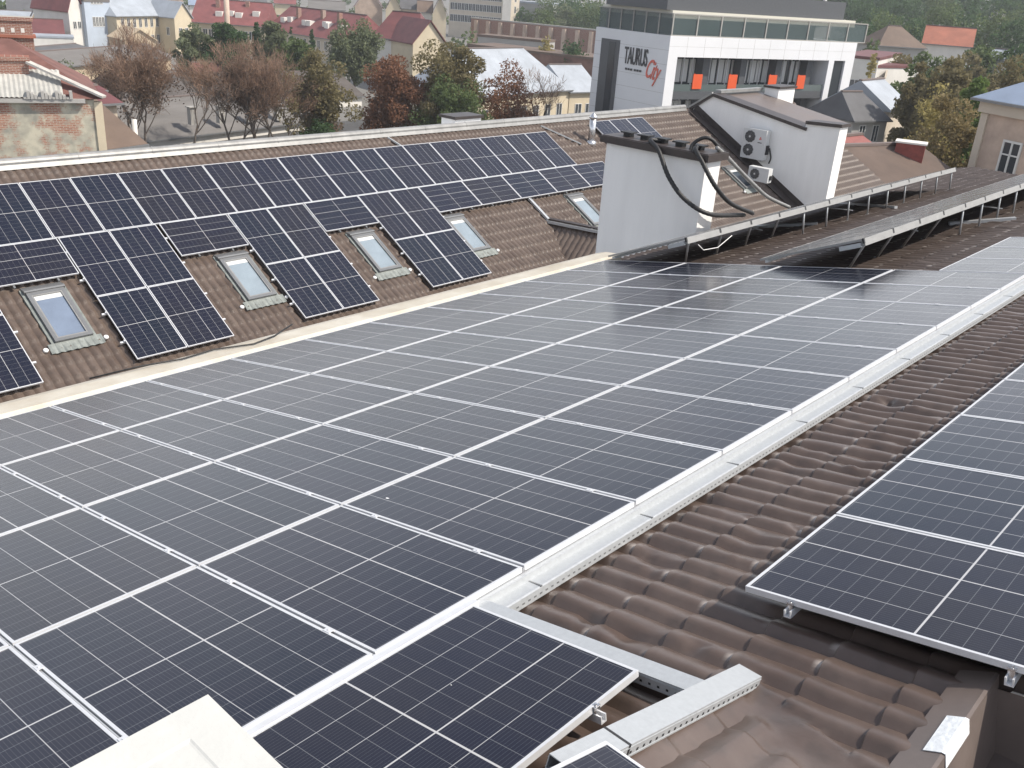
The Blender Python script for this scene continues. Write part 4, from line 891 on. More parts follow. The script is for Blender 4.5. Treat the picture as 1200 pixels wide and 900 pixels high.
# ------------------------------------------------------------------ other buildings, nearest first
def fr(px, py, D): return far(px, py, D)
def H(P): return P[2] - GZ
def bld(name, label, l, r, D, depth, roof_h, mw, mr, **k):
    Dl, Dr = D if isinstance(D, tuple) else (D, D); a_, b_ = fr(*l, Dl), fr(*r, Dr); ze = (a_[2] + b_[2]) / 2
    hw = ze - float(hill(np.array(a_[0]), np.array(a_[1]))) + 0.5
    return house(name, label, a_, b_, hw, depth, roof_h, mw, mr, **k), hw
bld('low_shed', 'low shed with a plain brown metal roof beside the old brick house', (112, 172), (163, 172), (58, 60), 7.5, 2.2, T_['brick_w'], T_['brown_r'])
bld('ruined_wall_house', 'small ruined plastered outbuilding behind the brown shed', (104, 124), (136, 118), (72, 73), 6, 0.8, wmat('ruin', (0.40, 0.34, 0.27), 0.35, 1.5), T_['maroon_r'])
bld('maroon_annex', 'low annex with a dark maroon roof behind the old brick house', (72, 106), (118, 112), (76, 80), 6, 1.4, T_['brick_w'], T_['maroon_r'])
m = MB(); m.tube([fr(158, 176, 62) - np.array([0, 0, 3]), fr(157, 140, 62)], 0.16, 8); tag(m.build('white_post', T_['white_w'], None, True), 'thick white post standing between the brown shed and the bare tree', 'post')
# long grey warehouse roofs in front of the trees' backdrop
bld('warehouse', 'long low warehouse with a big grey roof and a pale wall, just over the ridge', (96, 158), (376, 152.5), (98, 120), 13, 3.0, T_['white_w'], T_['grey_r'])
for k in range(5):
    P0 = fr(190 + 36 * k, 150 - 2.0 * k, 102 + 3 * k); q = MB(); q.box(-0.35, 0.35, -0.35, 0.35, -1.2, 0.55); q.box(-0.5, 0.5, -0.5, 0.5, 0.56, 0.66)
    o = q.build('roof_vent', T_['grey_w'], None, False, (P0[0] - 2.0, P0[1] + 4.5, P0[2] + 1.0)); tag(o, 'small vent box on the big grey warehouse roof, %s from the left' % ORD[k + 1], 'roof vent', 'vent boxes on the warehouse roof')
bld('back_warehouse', 'second long grey-roofed warehouse behind the first one', (150, 119.5), (424, 116), (124, 142), 13, 2.8, T_['white_w'], wmat('brown_grey_roof', (0.085, 0.074, 0.068), 0.25, 0.4))
bld('ridge_shed', 'small grey shed with a red-roofed wing between two tree groups', (209, 97), (240, 97), (146, 147), 8, 1.2, T_['slate_r'], T_['grey_r'])
bld('red_shed', 'low shed showing a plain red roof beside the grey shed', (239, 96), (282, 95), (146, 148), 7, 2.3, T_['red_r'], T_['red_r'])
bld('long_yard_building', 'long flat-roofed grey building beyond the old brick house', (40, 66), (120, 64), (165, 180), 10, 1.0, T_['grey_w'], T_['slate_r'])
bld('yard_building', 'ochre low building with a grey roof behind the bare tree', (66, 74), (200, 70), (150, 172), 9, 1.6, T_['ochre_w'], T_['grey_r'])
# pale blue tall house and neighbours
bld('blue_house', 'tall pale blue house with small windows', (98, 1), (128, 4), (205, 208), 9, 0.6, T_['blue_w'], T_['grey_r'], ridge='flat', rows=((9.5, 4, 1.4), (5.5, 4, 1.4)), win=(0.6, 1.8))
bld('narrow_red_roofed_house', 'narrow pale house with a steep red roof left of the blue one', (80, 14), (97, 12), (204, 206), 10, 4.5, T_['white_w'], T_['red_r'], ridge='across', rows=((5, 2, 0.6),), win=(0.8, 1.4))
bld('cream_long_house', 'cream long house with two rows of windows and a pale metal roof', (136, 19), (214, 18), (206, 222), 12, 4.2, T_['cream_w'], T_['pale_r'], hip=3, rows=((5.4, 11, 0.8), (2.2, 11, 0.8)), win=(0.9, 1.8))
bld('cream_gabled_house', 'small cream gabled house at the right end of the cream long house', (204, 20), (224, 21), (212, 215), 8, 3.0, T_['cream_w'], T_['pale_r'], ridge='across', rows=((4, 2, 0.6),), win=(0.9, 1.6))
bld('pediment_house', 'low ochre house with a shallow gable below the cream long house', (146, 47), (182, 46), (196, 198), 8, 1.9, T_['ochre_w'], T_['ochre_w'], ridge='across')
bld('red_roofed_terrace', 'very long cream terrace under a red roof, its left half', (224, 24), (310, 33), (220, 216), 13, 4.5, T_['cream_w'], T_['red_r'], hip=0, rows=((3.6, 11, 1.0),), win=(1.0, 1.7), chim=((0.3, 0.35, 4.6), (0.7, 0.4, 4.6)), dorm=((0.35, 0.35), (0.5, 0.4), (0.62, 0.35), (0.85, 0.45)))
bld('red_roofed_terrace', 'very long cream terrace under a red roof, its right half with pale dormers', (312, 33), (398, 49), (218, 196), 13, 4.8, T_['beige_w'], T_['red_r'], hip=0, rows=((3.6, 10, 1.0),), win=(1.0, 1.7), chim=((0.25, 0.3, 4.8), (0.55, 0.35, 4.9), (0.8, 0.3, 4.8)), dorm=((0.12, 0.4), (0.2, 0.45), (0.42, 0.4), (0.48, 0.4), (0.68, 0.45), (0.72, 0.4), (0.9, 0.4)))
m = MB(); m.tube([fr(266, 30, 214) - np.array([0, 0, 6]), fr(265, -4, 214)], 0.55, 8); tag(m.build('pink_chimney', T_['pink_w'], None, True), 'slim pinkish chimney rising from the red-roofed terrace', 'chimney')
# villa with maroon roof
bld('maroon_roofed_villa', 'white half-timbered villa with dark maroon roofs and a front gable', (437, 45), (490, 47), (168, 165), 10, 4.2, T_['white_w'], T_['maroon_r'], hip=1.5, rows=((3.2, 5, 0.8), (0.6, 5, 0.8)), win=(1.1, 1.7))
bld('villa_wing', 'gabled wing of the maroon-roofed villa with a pale front', (484, 52), (522, 50), (160, 163), 9, 3.6, T_['cream_w'], T_['maroon_r'], ridge='across')
# pale roofed school-like house
bld('pale_roofed_house', 'cream house with tall windows under a pale bluish metal roof', (556, 110), (667, 108), (118, 134), 12, 5.0, T_['cream_w'], T_['pale_r'], hip=3.5, rows=((1.0, 7, 0.8),), win=(1.3, 2.8))
bld('pale_roofed_wing', 'lower pale-roofed wing at the right of the cream house', (668, 108), (702, 107), (134, 138), 9, 3.2, T_['cream_w'], T_['pale_r'], rows=((1.0, 2, 0.8),), win=(1.3, 2.6))
# brick ruins and long brick wall
bld('brick_ruin', 'long roofless brick ruin with patched walls behind the pale metal roof', (548, 56), (700, 68), (200, 185), 10, 0.4, wmat('patched_brick', (0.17, 0.095, 0.075), 0.5, 0.25), T_['brown_r'], ridge='flat')
t, hw = bld('brick_wall', 'long high brick wall with pale buttresses across the slope', (552, 22), (702, 36), (262, 240), 1.0, 0.3, T_['brick_w'], T_['grey_w'], ridge='flat')
W_ = np.linalg.norm((fr(702, 36, 240) - fr(552, 22, 262))[:2])
for k in range(10):
    q = MB(); xx = W_ * (k + 0.4) / 10; q.box(xx, xx + 1.0, -0.7, -0.01, 0, hw - 0.3); q.build('buttress', T_['pink_w'], t)
bld('yard_sheds', 'row of pale low garages between the brick wall and the ruin', (560, 45), (640, 48), (222, 216), 6, 0.5, T_['grey_w'], T_['brown_r'], ridge='flat')
bld('ochre_office', 'grey-cream office block with a grid of windows', (527, -8), (590, -4), (330, 322), 14, 0.6, T_['beige_w'], T_['grey_r'], ridge='flat', rows=((9.0, 14, 0.5), (5.4, 14, 0.5), (12.4, 14, 0.5)), win=(1.5, 2.2))
bld('white_tower_end', 'narrow white end block beside the office block', (590, -12), (600, -11), (320, 320), 14, 0.6, T_['white_w'], T_['grey_r'], ridge='flat')
bld('stair_block', 'low grey modern block right of the office block', (600, 3), (648, 6), (345, 342), 14, 0.6, T_['grey_w'], T_['pale_r'], ridge='flat', rows=((4, 8, 0.5),), win=(2.2, 1.6))
hs = [('church_like_house', 'pinkish house with two steep maroon gables left of the office block', (416, 8), (448, 9), 262, 8, 5.5, 'pink_w', 'red_r', 'across'), ('gabled_house', 'cream gabled house next to the steep maroon gables', (452, 12), (470, 12), 255, 8, 4.0, 'cream_w', 'brown_r', 'across'),
      ('gabled_house', 'beige house with a grey roof in the row left of the office block', (470, 10), (490, 11), 258, 8, 3.5, 'beige_w', 'slate_r', 'along'), ('gabled_house', 'pale yellow gabled house closest to the office block', (507, 16), (523, 17), 250, 8, 4.2, 'cream_w', 'brown_r', 'across'),
      ('gabled_house', 'small white house with brown roof left of the pale yellow gable', (490, 14), (506, 15), 254, 8, 2.6, 'white_w', 'brown_r', 'along')]
for nm, lab, l, r, D, dep, rh, mw, mr, rg in hs: bld(nm, lab, l, r, (D, D), dep, rh, T_[mw], T_[mr], ridge=rg, rows=((3.5, 2, 0.5),), win=(0.9, 1.5))
# far left quarter
fl_ = [('warehouse_hall', 'pale grey hall roof in the far top left corner', (-6, 30), (40, 28), 232, 14, 2.4, 'white_w', 'pale_r', 'along'), ('yellow_house', 'small yellow gabled house among grey halls at far left', (36, 25), (54, 24), 218, 8, 3.0, 'ochre_w', 'grey_r', 'across'),
       ('warehouse_hall', 'grey hall right of the small yellow house', (52, 30), (78, 29), 216, 12, 2.8, 'white_w', 'pale_r', 'along'), ('maroon_hall', 'long low hall with a maroon roof in front of the yellow house', (22, 41), (74, 40), 196, 9, 2.4, 'grey_w', 'maroon_r', 'along'),
       ('white_wall_building', 'low white flat building in front of the maroon hall', (30, 45), (86, 44), 184, 5, 0.3, 'white_w', 'pale_r', 'flat'), ('warehouse_hall', 'dark grey hall behind the small yellow house', (10, 14), (64, 11), 270, 14, 2.6, 'grey_w', 'slate_r', 'along'),
       ('warehouse_hall', 'pale flat hall near the very top left corner', (-4, 8), (52, 6), 320, 14, 2.0, 'white_w', 'pale_r', 'along'), ('distant_house', 'distant red-roofed house above the cream long house', (146, 3), (176, 3), 280, 10, 4.0, 'pink_w', 'red_r', 'along'),
       ('distant_house', 'distant grey-roofed white house above the red-roofed terrace, left one', (222, 6), (250, 7), 300, 10, 3.4, 'white_w', 'blue_r', 'along'), ('distant_house', 'distant dark-roofed house above the red-roofed terrace, right of the pink chimney', (286, 5), (312, 6), 330, 10, 3.0, 'white_w', 'slate_r', 'along'),
       ('distant_house', 'distant pale house with a red roof above the terrace dormers', (322, 4), (346, 5), 340, 10, 3.0, 'cream_w', 'red_r', 'along'), ('distant_house', 'distant long grey house near the top edge above the willow', (362, 10), (404, 12), 320, 10, 2.4, 'grey_w', 'grey_r', 'along'),
       ('distant_house', 'distant maroon house at the top edge between blue house and cream house', (150, -6), (214, -7), 300, 12, 3.6, 'pink_w', 'maroon_r', 'along'), ('distant_house', 'distant flat white block at the top edge left of the blue house', (58, -4), (84, -4), 330, 12, 0.5, 'white_w', 'pale_r', 'flat')]
for nm, lab, l, r, D, dep, rh, mw, mr, rg in fl_: bld(nm, lab, l, r, (D, D), dep, rh, T_[mw], T_[mr], ridge=rg, rows=((2.2, 4, 0.6),) if rg != 'flat' else (), win=(0.9, 1.3))
# right-hand side
bld('balcony_house', 'white flat block with cluttered balconies right of the white block', (1003, 76), (1028, 80), (142, 140), 12, 0.35, T_['white_w'], T_['maroon_r'], ridge='flat')
t, hw = bld('balcony_house', 'pale side of the flat block with three stacked balconies', (1029, 74), (1056, 62), (139.5, 162), 5, 0.35, T_['white_w'], T_['maroon_r'], ridge='flat', rows=((8.0, 3, 0.4), (4.6, 3, 0.4)), win=(1.4, 1.6))
for z_ in (3.6, 6.9, 10.0):
    q = MB(); q.box(0.8, 9.5, -1.1, -0.08, z_, z_ + 0.14); q.box(0.8, 9.5, -1.1, -1.05, z_ + 0.14, z_ + 1.05); q.build('balcony', T_['beige_w'], t)
bld('slate_roofed_house', 'old grey house with a slate roof and two dark windows', (1000, 143), (1040, 139), (100, 104), 6, 2.4, T_['grey_w'], T_['slate_r'], rows=((6.2, 2, 0.5),), win=(0.95, 1.7), hip=1)
bld('pale_gable_roof', 'small pale metal lean-to roof right of the slate-roofed house', (1042, 132), (1066, 124), (106, 112), 7, 2.6, T_['beige_w'], T_['pale_r'])
bld('red_low_roof', 'low house under a faded red roof behind the gabled wall', (996, 194), (1040, 188), (58, 62), 4.5, 1.2, T_['brick_w'], mat('faded_red_roof', (0.24, 0.085, 0.075), 0.8, 0, var=0.15))
bld('brown_low_roof', 'low house under a dark brown roof carrying a brick chimney', (1016, 212), (1120, 214), (52, 58), 6.5, 1.4, T_['brick_w'], mat('dark_brown_roof', (0.10, 0.07, 0.055), 0.8, 0, var=0.2, scale=0.6))
c = fr(1063, 190, 58)
t = plain_chimney('brick_chimney', 'stout red brick chimney with white trim bands on the dark brown roof', c, 1.55, 1.1, c[2] - 1.5, fr(1063, 167, 58)[2], mat('dark_red_brick', (0.20, 0.05, 0.04), 0.85, 0, var=0.25, scale=3), T_['white_w'], 0.07, RAD(18), 0.09)
q = MB(); q.box(-0.85, 0.85, -0.62, 0.62, 1.42, 1.55); q.build('base_band', T_['white_w'], t)
bld('hill_house', 'house with a faded red roof on the wooded hill', (1082, 52), (1138, 54), (190, 190), 9, 3.0, T_['white_w'], T_['orange_r'])
bld('hill_house', 'low house with a grey-brown roof on the wooded hill, left of the red one', (1030, 56), (1084, 54), (180, 184), 8, 3.2, T_['grey_w'], T_['brown_r'], hip=3)
bld('pale_cottages', 'pale cottages half hidden by trees at the right edge', (1155, 70), (1200, 72), (160, 158), 6, 1.4, T_['white_w'], T_['pale_r'])
# ornate house at the right edge
t, hw = bld('stucco_house', 'old pinkish stucco house with a blue-grey metal roof at the right edge', (1158, 117), (1262, 132), (62, 58), 12, 3.6, T_['pink_w'], T_['blue_r'], hip=4.5, over=0.6)
q = MB(); q.box(-0.25, 7, -0.3, -0.005, hw - 0.75, hw - 0.02); q.box(-0.12, 7, -0.14, -0.005, hw - 5.0, hw - 4.75); q.box(-0.15, 0.35, -0.1, -0.004, hw - 4.7, hw - 0.8); q.build('cornice', T_['beige_w'], t)
for xx in (1.9, 4.6):
    q = MB()
    for (a0, a1, z0, z1) in ((0, 1.35, 0, 0.12), (0, 1.35, 2.2, 2.32), (0, 0.12, 0.12, 2.2), (1.23, 1.35, 0.12, 2.2), (0.62, 0.73, 0.12, 2.2), (0.12, 1.23, 1.5, 1.58)): q.box(xx + a0, xx + a1, -0.09, -0.01, hw - 4.3 + z0, hw - 4.3 + z1)
    wf = q.build('window', T_['wf'], t); q = MB(); q.box(xx + 0.05, xx + 1.3, -0.04, -0.012, hw - 4.25, hw - 2.05); q.build('pane', T_['pane'], wf)

# ================================================================== trees
bark = mat('bark', (0.11, 0.09, 0.075), 0.95, 0, var=0.3, scale=3)
def leafmat(name, c, var=0.35):
    m = mat(name, c, 0.7, 0, var=var, scale=0.9, spec=0.2); b = m.node_tree.nodes['Principled BSDF']
    n = m.node_tree.nodes; L = m.node_tree.links; tl = n.new('ShaderNodeBsdfTranslucent'); ms = n.new('ShaderNodeMixShader'); ms.inputs[0].default_value = 0.42
    L.new(b.inputs['Base Color'].links[0].from_socket, tl.inputs[0]); L.new(b.outputs[0], ms.inputs[1]); L.new(tl.outputs[0], ms.inputs[2]); L.new(ms.outputs[0], n['Material Output'].inputs['Surface'])
    return m
LM = dict(green=leafmat('green_leaves', (0.115, 0.155, 0.062)), dark=leafmat('dark_green_leaves', (0.066, 0.115, 0.046)), willow=leafmat('grey_green_leaves', (0.17, 0.195, 0.11)), olive=leafmat('olive_leaves', (0.20, 0.172, 0.088)),
          rust=leafmat('rust_leaves', (0.235, 0.120, 0.072)), brown=leafmat('dry_brown_leaves', (0.15, 0.108, 0.082)), ochre=leafmat('ochre_leaves', (0.27, 0.218, 0.11)), yellow=leafmat('yellow_leaves', (0.34, 0.29, 0.12)), fresh=leafmat('fresh_green_leaves', (0.13, 0.185, 0.058)), twig=leafmat('reddish_twigs', (0.29, 0.195, 0.14), 0.25))
def tree(name, label, base, h, r, leaf, n_leaf=5000, leaf_s=0.16, trunk_f=0.3, shape='round', twig=0, seed=0, group=None, multi=1, top_mat=None):
    R_ = random.Random(seed + 100); nr = np.random.RandomState(seed + 100)
    t = thing(name, label, 'tree', base, (0, 0, 0), group)
    q = MB(); tips = []
    def limb(p, d, L, rad, lev):
        n = 4; path = [p]; d = d.normalized()
        for i in range(n):
            d = (d + Vector((R_.gauss(0, .10), R_.gauss(0, .10), R_.gauss(0.03, .06)))).normalized(); path.append(path[-1] + d * (L / n))
        q.tube(path, [rad * (1 - 0.55 * i / n) for i in range(n + 1)], 6 if lev < 2 else 4, False)
        if lev >= 3 + (1 if twig else 0): tips.append(path[-1]); return
        k = 4 if lev == 0 else 3
        if twig and lev >= 2: k = 4
        for i in range(k):
            fpos = R_.uniform(0.45, 1.0); pi = path[min(n, int(fpos * n + 0.5))]
            a_ = R_.uniform(0, 2 * math.pi); sp = R_.uniform(0.35, 0.8); dd = (d + Vector((math.cos(a_), math.sin(a_), 0.25)) * sp).normalized()
            limb(pi, dd, L * R_.uniform(0.55, 0.78), rad * 0.48, lev + 1)
        tips.append(path[-1])
    for i in range(multi):
        a_ = 2 * math.pi * i / multi + 0.7; d0 = Vector((0.30 * math.cos(a_), 0.30 * math.sin(a_), 1)) if multi > 1 else Vector((R_.gauss(0, .04), R_.gauss(0, .04), 1))
        limb(Vector((0.25 * math.cos(a_), 0.25 * math.sin(a_), 0)) if multi > 1 else Vector((0, 0, 0)), d0, h * (trunk_f + 0.08), h * 0.020 * (0.7 if multi > 1 else 1), 0)
    q.build('trunk', bark, t, True)
    # crown: leaf faces gathered in clumps through the volume, gaps between
    if n_leaf:
        z0 = h * trunk_f; ch = h - z0; ncl = 70; cl = []
        lob = [nr.uniform(0, 6.28, 4), nr.uniform(0.06, 0.2, 4)]
        for i in range(ncl):
            for _ in range(40):
                v = nr.normal(size=3); v /= np.linalg.norm(v); rr = nr.uniform(0.10, 0.92) ** 0.6; v *= rr
                if shape == 'spire':
                    zz = (v[2] + 1) / 2; k = (1 - zz) ** 0.8 * 1.0
                    P_ = np.array([v[0] * r * k, v[1] * r * k, z0 + ch * zz])
                elif shape == 'willow': P_ = np.array([v[0] * r, v[1] * r, z0 + ch * (0.5 + 0.5 * v[2])])
                else: P_ = np.array([v[0] * r * (1 - 0.25 * max(0, v[2])), v[1] * r * (1 - 0.25 * max(0, v[2])), z0 + ch * (0.5 + 0.5 * v[2])])
                g = math.atan2(v[1], v[0]); w_ = 1 + sum(lob[1][k_] * math.sin((k_ + 2) * g + lob[0][k_]) for k_ in range(4)); P_[:2] *= w_
                break
            cl.append((P_, nr.uniform(0.20, 0.40) * min(r, ch / 2)))
        per = n_leaf // ncl; C_ = []; 
        for P_, s in cl:
            d = nr.normal(size=(per, 3)); d /= np.linalg.norm(d, axis=1)[:, None]; d *= (nr.uniform(0.2, 1.0, per) ** 0.45)[:, None] * s
            if shape == 'willow': d[:, 2] *= 1.5; d[:, 2] -= 0.3 * s
            d[:, 2] *= 0.85; C_.append(P_ + d)
        C_ = np.concatenate(C_); n = len(C_); e1 = nr.normal(size=(n, 3)); e1 /= np.linalg.norm(e1, axis=1)[:, None]; e2 = np.cross(e1, nr.normal(size=(n, 3))); e2 /= np.linalg.norm(e2, axis=1)[:, None]
        s = leaf_s * nr.uniform(0.6, 1.4, n)[:, None]
        V = np.stack([C_ - e1 * s, C_ + e2 * s * 0.55, C_ + e1 * s, C_ - e2 * s * 0.55], 1).reshape(-1, 3)
        mesh_np('crown', V, np.arange(4 * n).reshape(-1, 4), LM[leaf], t, False)
    if twig:
        V = []; tp_ = np.array([list(p) for p in tips]); F = []
        idx = nr.randint(0, len(tp_), twig); st = tp_[idx] + nr.normal(size=(twig, 3)) * h * 0.02
        dr = nr.normal(size=(twig, 3)) * 0.6 + np.array([0, 0, 0.9]); cc = st.mean(0); dr += 0.8 * (st - cc) / (np.abs(st - cc).max() + 1e-6); dr /= np.linalg.norm(dr, axis=1)[:, None]
        en = st + dr * nr.uniform(0.3, 1.0, (twig, 1)) * h * 0.10; sd_ = np.cross(dr, nr.normal(size=(twig, 3))); sd_ /= np.linalg.norm(sd_, axis=1)[:, None]; sd_ *= 0.022
        V = np.stack([st - sd_, st + sd_, en + sd_ * 0.5, en - sd_ * 0.5], 1).reshape(-1, 3); mesh_np('twigs', V, np.arange(4 * twig).reshape(-1, 4), LM['twig'], t, False)
    return t
def tr(name, label, px, py_top, py_base, D, r_px, leaf, seed, **k):
    c = fr(px, py_base, D); zt_ = fr(px, py_top, D)[2]; g = float(hill(np.array(c[0]), np.array(c[1])))
    return tree(name, label, (c[0], c[1], g), zt_ - g, r_px * np.linalg.norm(c - CAM) / FPX, leaf, seed=seed, **k)
tr('bare_tree', 'big bare reddish-twigged tree with a broad fan of branches at left', 165, 50, 172, 98, 46, 'brown', 1, n_leaf=2600, leaf_s=0.12, trunk_f=0.34, twig=9000, multi=3)
tr('young_bare_tree', 'slim young bare tree in front of the grey warehouse roofs', 224, 95, 168, 96, 14, 'brown', 2, n_leaf=0, twig=700, trunk_f=0.40)
tr('bare_tree', 'leftmost bare tree of the group before the warehouse, thin stems', 276, 60, 163, 98, 24, 'brown', 3, n_leaf=1800, leaf_s=0.12, twig=4500, multi=2, trunk_f=0.36)
tr('bare_tree', 'middle bare tree of the group before the warehouse, with brown remnant leaves', 305, 66, 162, 99, 26, 'brown', 4, n_leaf=3800, leaf_s=0.12, twig=4500, multi=3, trunk_f=0.36)
tr('bare_tree', 'rightmost bare tree of the group, leaning towards the olive tree', 332, 74, 160, 100, 24, 'olive', 5, n_leaf=1300, leaf_s=0.12, twig=2200, multi=2, trunk_f=0.34)
tr('olive_tree', 'airy olive-brown tree with a bushy foot', 374, 60, 158, 102, 36, 'olive', 6, n_leaf=15000, leaf_s=0.15, trunk_f=0.10, twig=600)
tr('dark_shrub', 'dark low shrub at the foot of the olive-brown tree', 378, 138, 158, 100, 24, 'dark', 7, n_leaf=2600, leaf_s=0.14, trunk_f=0.05)
tr('rust_tree', 'dense rust-red tree left of the big green tree', 459, 66, 158, 104, 38, 'rust', 8, n_leaf=22000, leaf_s=0.14, trunk_f=0.06)
tr('green_tree', 'big dense green and gold tree right of the rust-red one', 524, 42, 152, 104, 42, 'olive', 9, n_leaf=22000, leaf_s=0.16, trunk_f=0.06)
tr('green_shrub', 'green bushy tree at the foot of the big gold-green tree', 528, 88, 154, 101, 44, 'green', 10, n_leaf=12000, leaf_s=0.16, trunk_f=0.04)
tr('brown_leaved_tree', 'thin reddish-brown tree in front of the pale metal roof', 597, 70, 142, 106, 34, 'rust', 11, n_leaf=7000, leaf_s=0.13, trunk_f=0.12, twig=2400)
tr('young_bare_tree', 'thin bare tree beside the pale-roofed house', 642, 86, 138, 108, 16, 'brown', 12, n_leaf=0, twig=800, trunk_f=0.35)
tr('willow', 'round grey-green willow with drooping leaves before the villa', 414, 24, 92, 150, 27, 'willow', 13, n_leaf=15000, leaf_s=0.2, trunk_f=0.22, shape='willow')
tr('leafy_tree', 'grey-green leafy tree below the cream gabled house', 228, 30, 88, 152, 20, 'willow', 14, n_leaf=11000, leaf_s=0.2, trunk_f=0.12)
tr('leafy_tree', 'dark green round tree in front of the red-roofed terrace', 266, 28, 92, 152, 25, 'dark', 15, n_leaf=14000, leaf_s=0.2, trunk_f=0.12)
tr('spruce', 'dark narrow spruce rising between the leafy trees', 303, 18, 86, 156, 9, 'dark', 16, n_leaf=4000, leaf_s=0.2, trunk_f=0.06, shape='spire')
tr('leafy_tree', 'pale feathery poplar right of the dark spruce', 322, 22, 88, 152, 18, 'willow', 17, n_leaf=11000, leaf_s=0.2, trunk_f=0.12)
tr('leafy_tree', 'grey-green tree left of the airy olive-brown tree', 346, 40, 92, 148, 24, 'green', 18, n_leaf=12000, leaf_s=0.2, trunk_f=0.1)
tr('spruce', 'thin dark conifer in front of the terrace windows', 342, 28, 66, 180, 5, 'dark', 19, n_leaf=1800, leaf_s=0.2, trunk_f=0.06, shape='spire')
tr('spruce', 'small dark conifer beside the terrace right end', 366, 30, 66, 182, 5, 'dark', 20, n_leaf=1800, leaf_s=0.2, trunk_f=0.06, shape='spire')
tr('garden_bush', 'pale mixed bushes behind the old brick house', 78, 74, 98, 110, 24, 'willow', 21, n_leaf=4000, leaf_s=0.16, trunk_f=0.03)
tr('leafy_tree', 'small dark tree right of the narrow red-roofed house at far left', 66, 4, 24, 225, 12, 'dark', 22, n_leaf=2500, leaf_s=0.3, trunk_f=0.1)
tr('leafy_tree', 'yellowing small tree between the brick wall and the ruin', 640, 42, 56, 196, 12, 'yellow', 23, n_leaf=1500, leaf_s=0.25, trunk_f=0.1)
tr('leafy_tree', 'dark green bush between brick wall and ruin, right of the yellowing tree', 672, 44, 60, 190, 18, 'dark', 24, n_leaf=2500, leaf_s=0.25, trunk_f=0.08)
tr('leafy_tree', 'green bushes below the brick wall near the top centre', 640, 10, 28, 268, 20, 'green', 25, n_leaf=2500, leaf_s=0.32, trunk_f=0.05)
# right
tr('ochre_tree', 'broad ochre-brown tree with yellow top right of the grey house', 1098, 104, 200, 66, 50, 'ochre', 30, n_leaf=22000, leaf_s=0.13, trunk_f=0.06)
tr('yellow_tree', 'pale yellow tree top above the ochre-brown tree', 1092, 98, 150, 70, 34, 'yellow', 31, n_leaf=4500, leaf_s=0.13, trunk_f=0.12)
tr('fresh_green_tree', 'fresh green tree between the ochre tree and the stucco house', 1128, 84, 180, 78, 30, 'fresh', 32, n_leaf=14000, leaf_s=0.15, trunk_f=0.1)
tr('olive_tree', 'olive tree behind the fresh green tree, below the red hill house', 1112, 54, 130, 100, 34, 'olive', 33, n_leaf=14000, leaf_s=0.18, trunk_f=0.1)
tr('olive_tree', 'dull green tree right of the balcony block', 1074, 62, 130, 104, 24, 'olive', 34, n_leaf=11000, leaf_s=0.18, trunk_f=0.1)
tr('olive_tree', 'olive tree at the right edge above the blue-grey roof', 1176, 64, 130, 104, 36, 'olive', 35, n_leaf=14000, leaf_s=0.18, trunk_f=0.1)
tr('yellow_shrub', 'small yellow shrub on the flat roof of the balcony block', 1022, 50, 70, 130, 8, 'yellow', 36, n_leaf=900, leaf_s=0.2, trunk_f=0.2)
k = 0
TW = [(1046, 58, 112, 150, 24, 'olive'), (1086, 54, 108, 150, 26, 'green'), (1122, 54, 106, 152, 26, 'olive'), (1064, 72, 122, 122, 22, 'green'), (1150, 66, 118, 122, 26, 'olive'), (1186, 60, 112, 140, 26, 'green'), (1000, 20, 70, 215, 26, 'dark'), (1030, 8, 60, 225, 28, 'green'), (1062, 14, 60, 230, 26, 'dark'), (1096, 6, 52, 240, 28, 'green'), (1126, 4, 60, 250, 28, 'dark'), (1158, 6, 70, 225, 28, 'green'), (1188, 8, 76, 215, 28, 'dark'), (1014, -6, 40, 290, 28, 'dark'), (1050, -10, 40, 300, 30, 'dark'),
      (1090, -14, 40, 310, 28, 'green'), (1170, -8, 40, 310, 32, 'dark'), (1210, -4, 60, 290, 30, 'green'), (1016, 40, 90, 170, 20, 'green'), (1150, 40, 90, 160, 26, 'green'), (1192, 44, 90, 150, 24, 'dark'), (640, -6, 20, 330, 24, 'green'), (668, -10, 24, 320, 26, 'dark'), (694, -6, 30, 300, 24, 'green'), (716, 0, 30, 290, 20, 'dark'), (660, 4, 26, 300, 16, 'willow')]
for (px, yt, yb_, D, rp, lf) in TW:
    k += 1
    side = 'right of the white block' if px > 900 else 'left of the white block'
    tr('hill_tree', 'tree among the woods on the far hill, %s' % side, px, yt, yb_, D, rp, lf, 40 + k, n_leaf=3600, leaf_s=0.34, trunk_f=0.06, group='trees of the hill wood %s' % side)
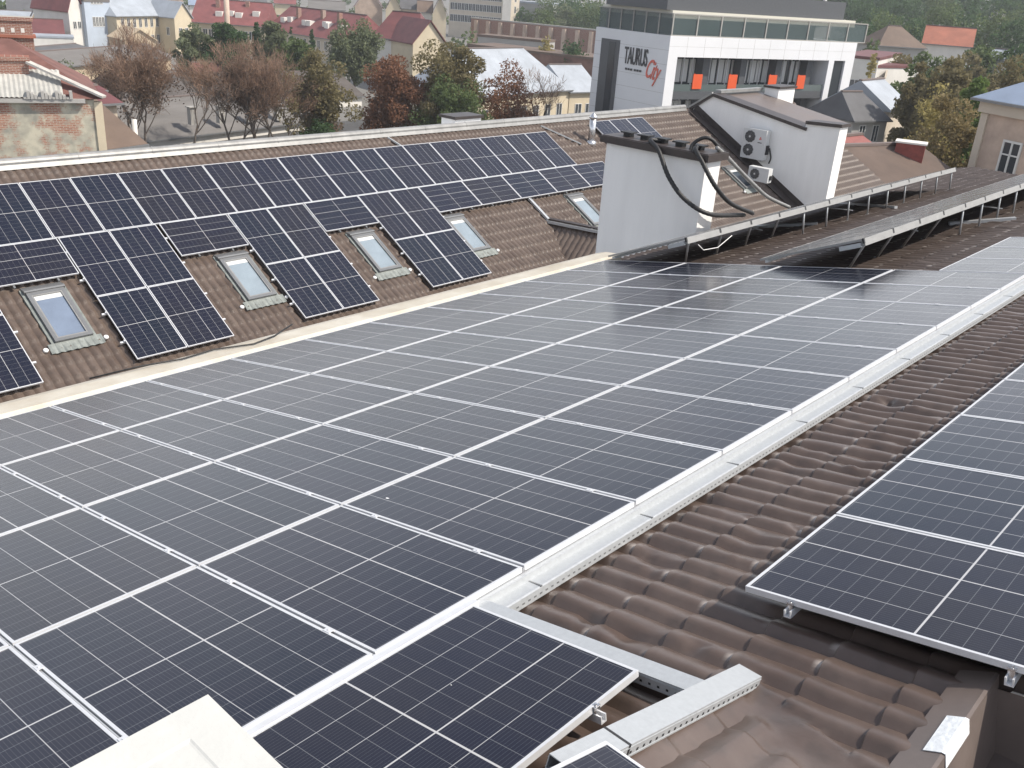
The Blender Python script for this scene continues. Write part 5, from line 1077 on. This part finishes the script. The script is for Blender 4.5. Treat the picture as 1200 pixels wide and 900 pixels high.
# far wood on the hill: one mass
nr = np.random.RandomState(3); V = []
for i in range(420):
    px = nr.uniform(900, 1330) if i < 300 else nr.uniform(560, 740); D = nr.uniform(330, 560); d = ray(px, 20); d = d / math.hypot(d[0], d[1]); x_, y_ = CAM[0] + d[0] * D, CAM[1] + d[1] * D; g = float(hill(np.array(x_), np.array(y_)))
    rr = nr.uniform(2.5, 5.0); hh_ = nr.uniform(6, 11); n = 150
    v = nr.normal(size=(n, 3)); v /= np.linalg.norm(v, axis=1)[:, None]; v *= nr.uniform(0.5, 1, (n, 1)); P = np.array([x_, y_, g + hh_ * 0.55]) + v * np.array([rr, rr, hh_ * 0.48])
    e1 = nr.normal(size=(n, 3)); e1 /= np.linalg.norm(e1, axis=1)[:, None]; e2 = np.cross(e1, nr.normal(size=(n, 3))); e2 /= np.linalg.norm(e2, axis=1)[:, None]; s = 0.75
    V.append(np.stack([P - e1 * s, P + e2 * s * .7, P + e1 * s, P - e2 * s * .7], 1).reshape(-1, 3))
V = np.concatenate(V); o = mesh_np('far_wood', V, np.arange(len(V)).reshape(-1, 4), LM['dark'], None, False)
tag(o, 'dark wooded hillside filling the horizon behind the town', 'wood', None, 'stuff')
# town trees between the houses: low green cover
V = []
for i in range(260):
    px = nr.uniform(-60, 720); D = nr.uniform(230, 700); d = ray(px, 20); d = d / math.hypot(d[0], d[1]); x_, y_ = CAM[0] + d[0] * D, CAM[1] + d[1] * D; g = float(hill(np.array(x_), np.array(y_)))
    rr = nr.uniform(1.5, 3.5); hh_ = nr.uniform(3, 7); n = 70
    v = nr.normal(size=(n, 3)); v /= np.linalg.norm(v, axis=1)[:, None]; v *= nr.uniform(0.5, 1, (n, 1)); P = np.array([x_, y_, g + hh_ * 0.5]) + v * np.array([rr, rr, hh_ * 0.5])
    e1 = nr.normal(size=(n, 3)); e1 /= np.linalg.norm(e1, axis=1)[:, None]; e2 = np.cross(e1, nr.normal(size=(n, 3))); e2 /= np.linalg.norm(e2, axis=1)[:, None]; s = 0.6
    V.append(np.stack([P - e1 * s, P + e2 * s * .7, P + e1 * s, P - e2 * s * .7], 1).reshape(-1, 3))
V = np.concatenate(V); o = mesh_np('town_greenery', V, np.arange(len(V)).reshape(-1, 4), LM['green'], None, False)
tag(o, 'scattered green bushes and trees between the far town houses', 'greenery', None, 'stuff')

# ------------------------------------------------------------------ thin air haze
if HAZE:
    hm = bpy.data.materials.new('air'); hm.use_nodes = True; n = hm.node_tree.nodes; n.remove(n['Principled BSDF']); pv = n.new('ShaderNodeVolumePrincipled'); hm.node_tree.links.new(pv.outputs[0], n['Material Output'].inputs['Volume'])
    pv.inputs['Color'].default_value = (0.86, 0.90, 0.95, 1); pv.inputs['Density'].default_value = HAZE; pv.inputs['Anisotropy'].default_value = 0.2
    q = MB(); q.box(-3200, 3200, -3200, 3200, GZ - 1.5, 36); hz = q.build('haze', hm); tag(hz, kind='stuff')
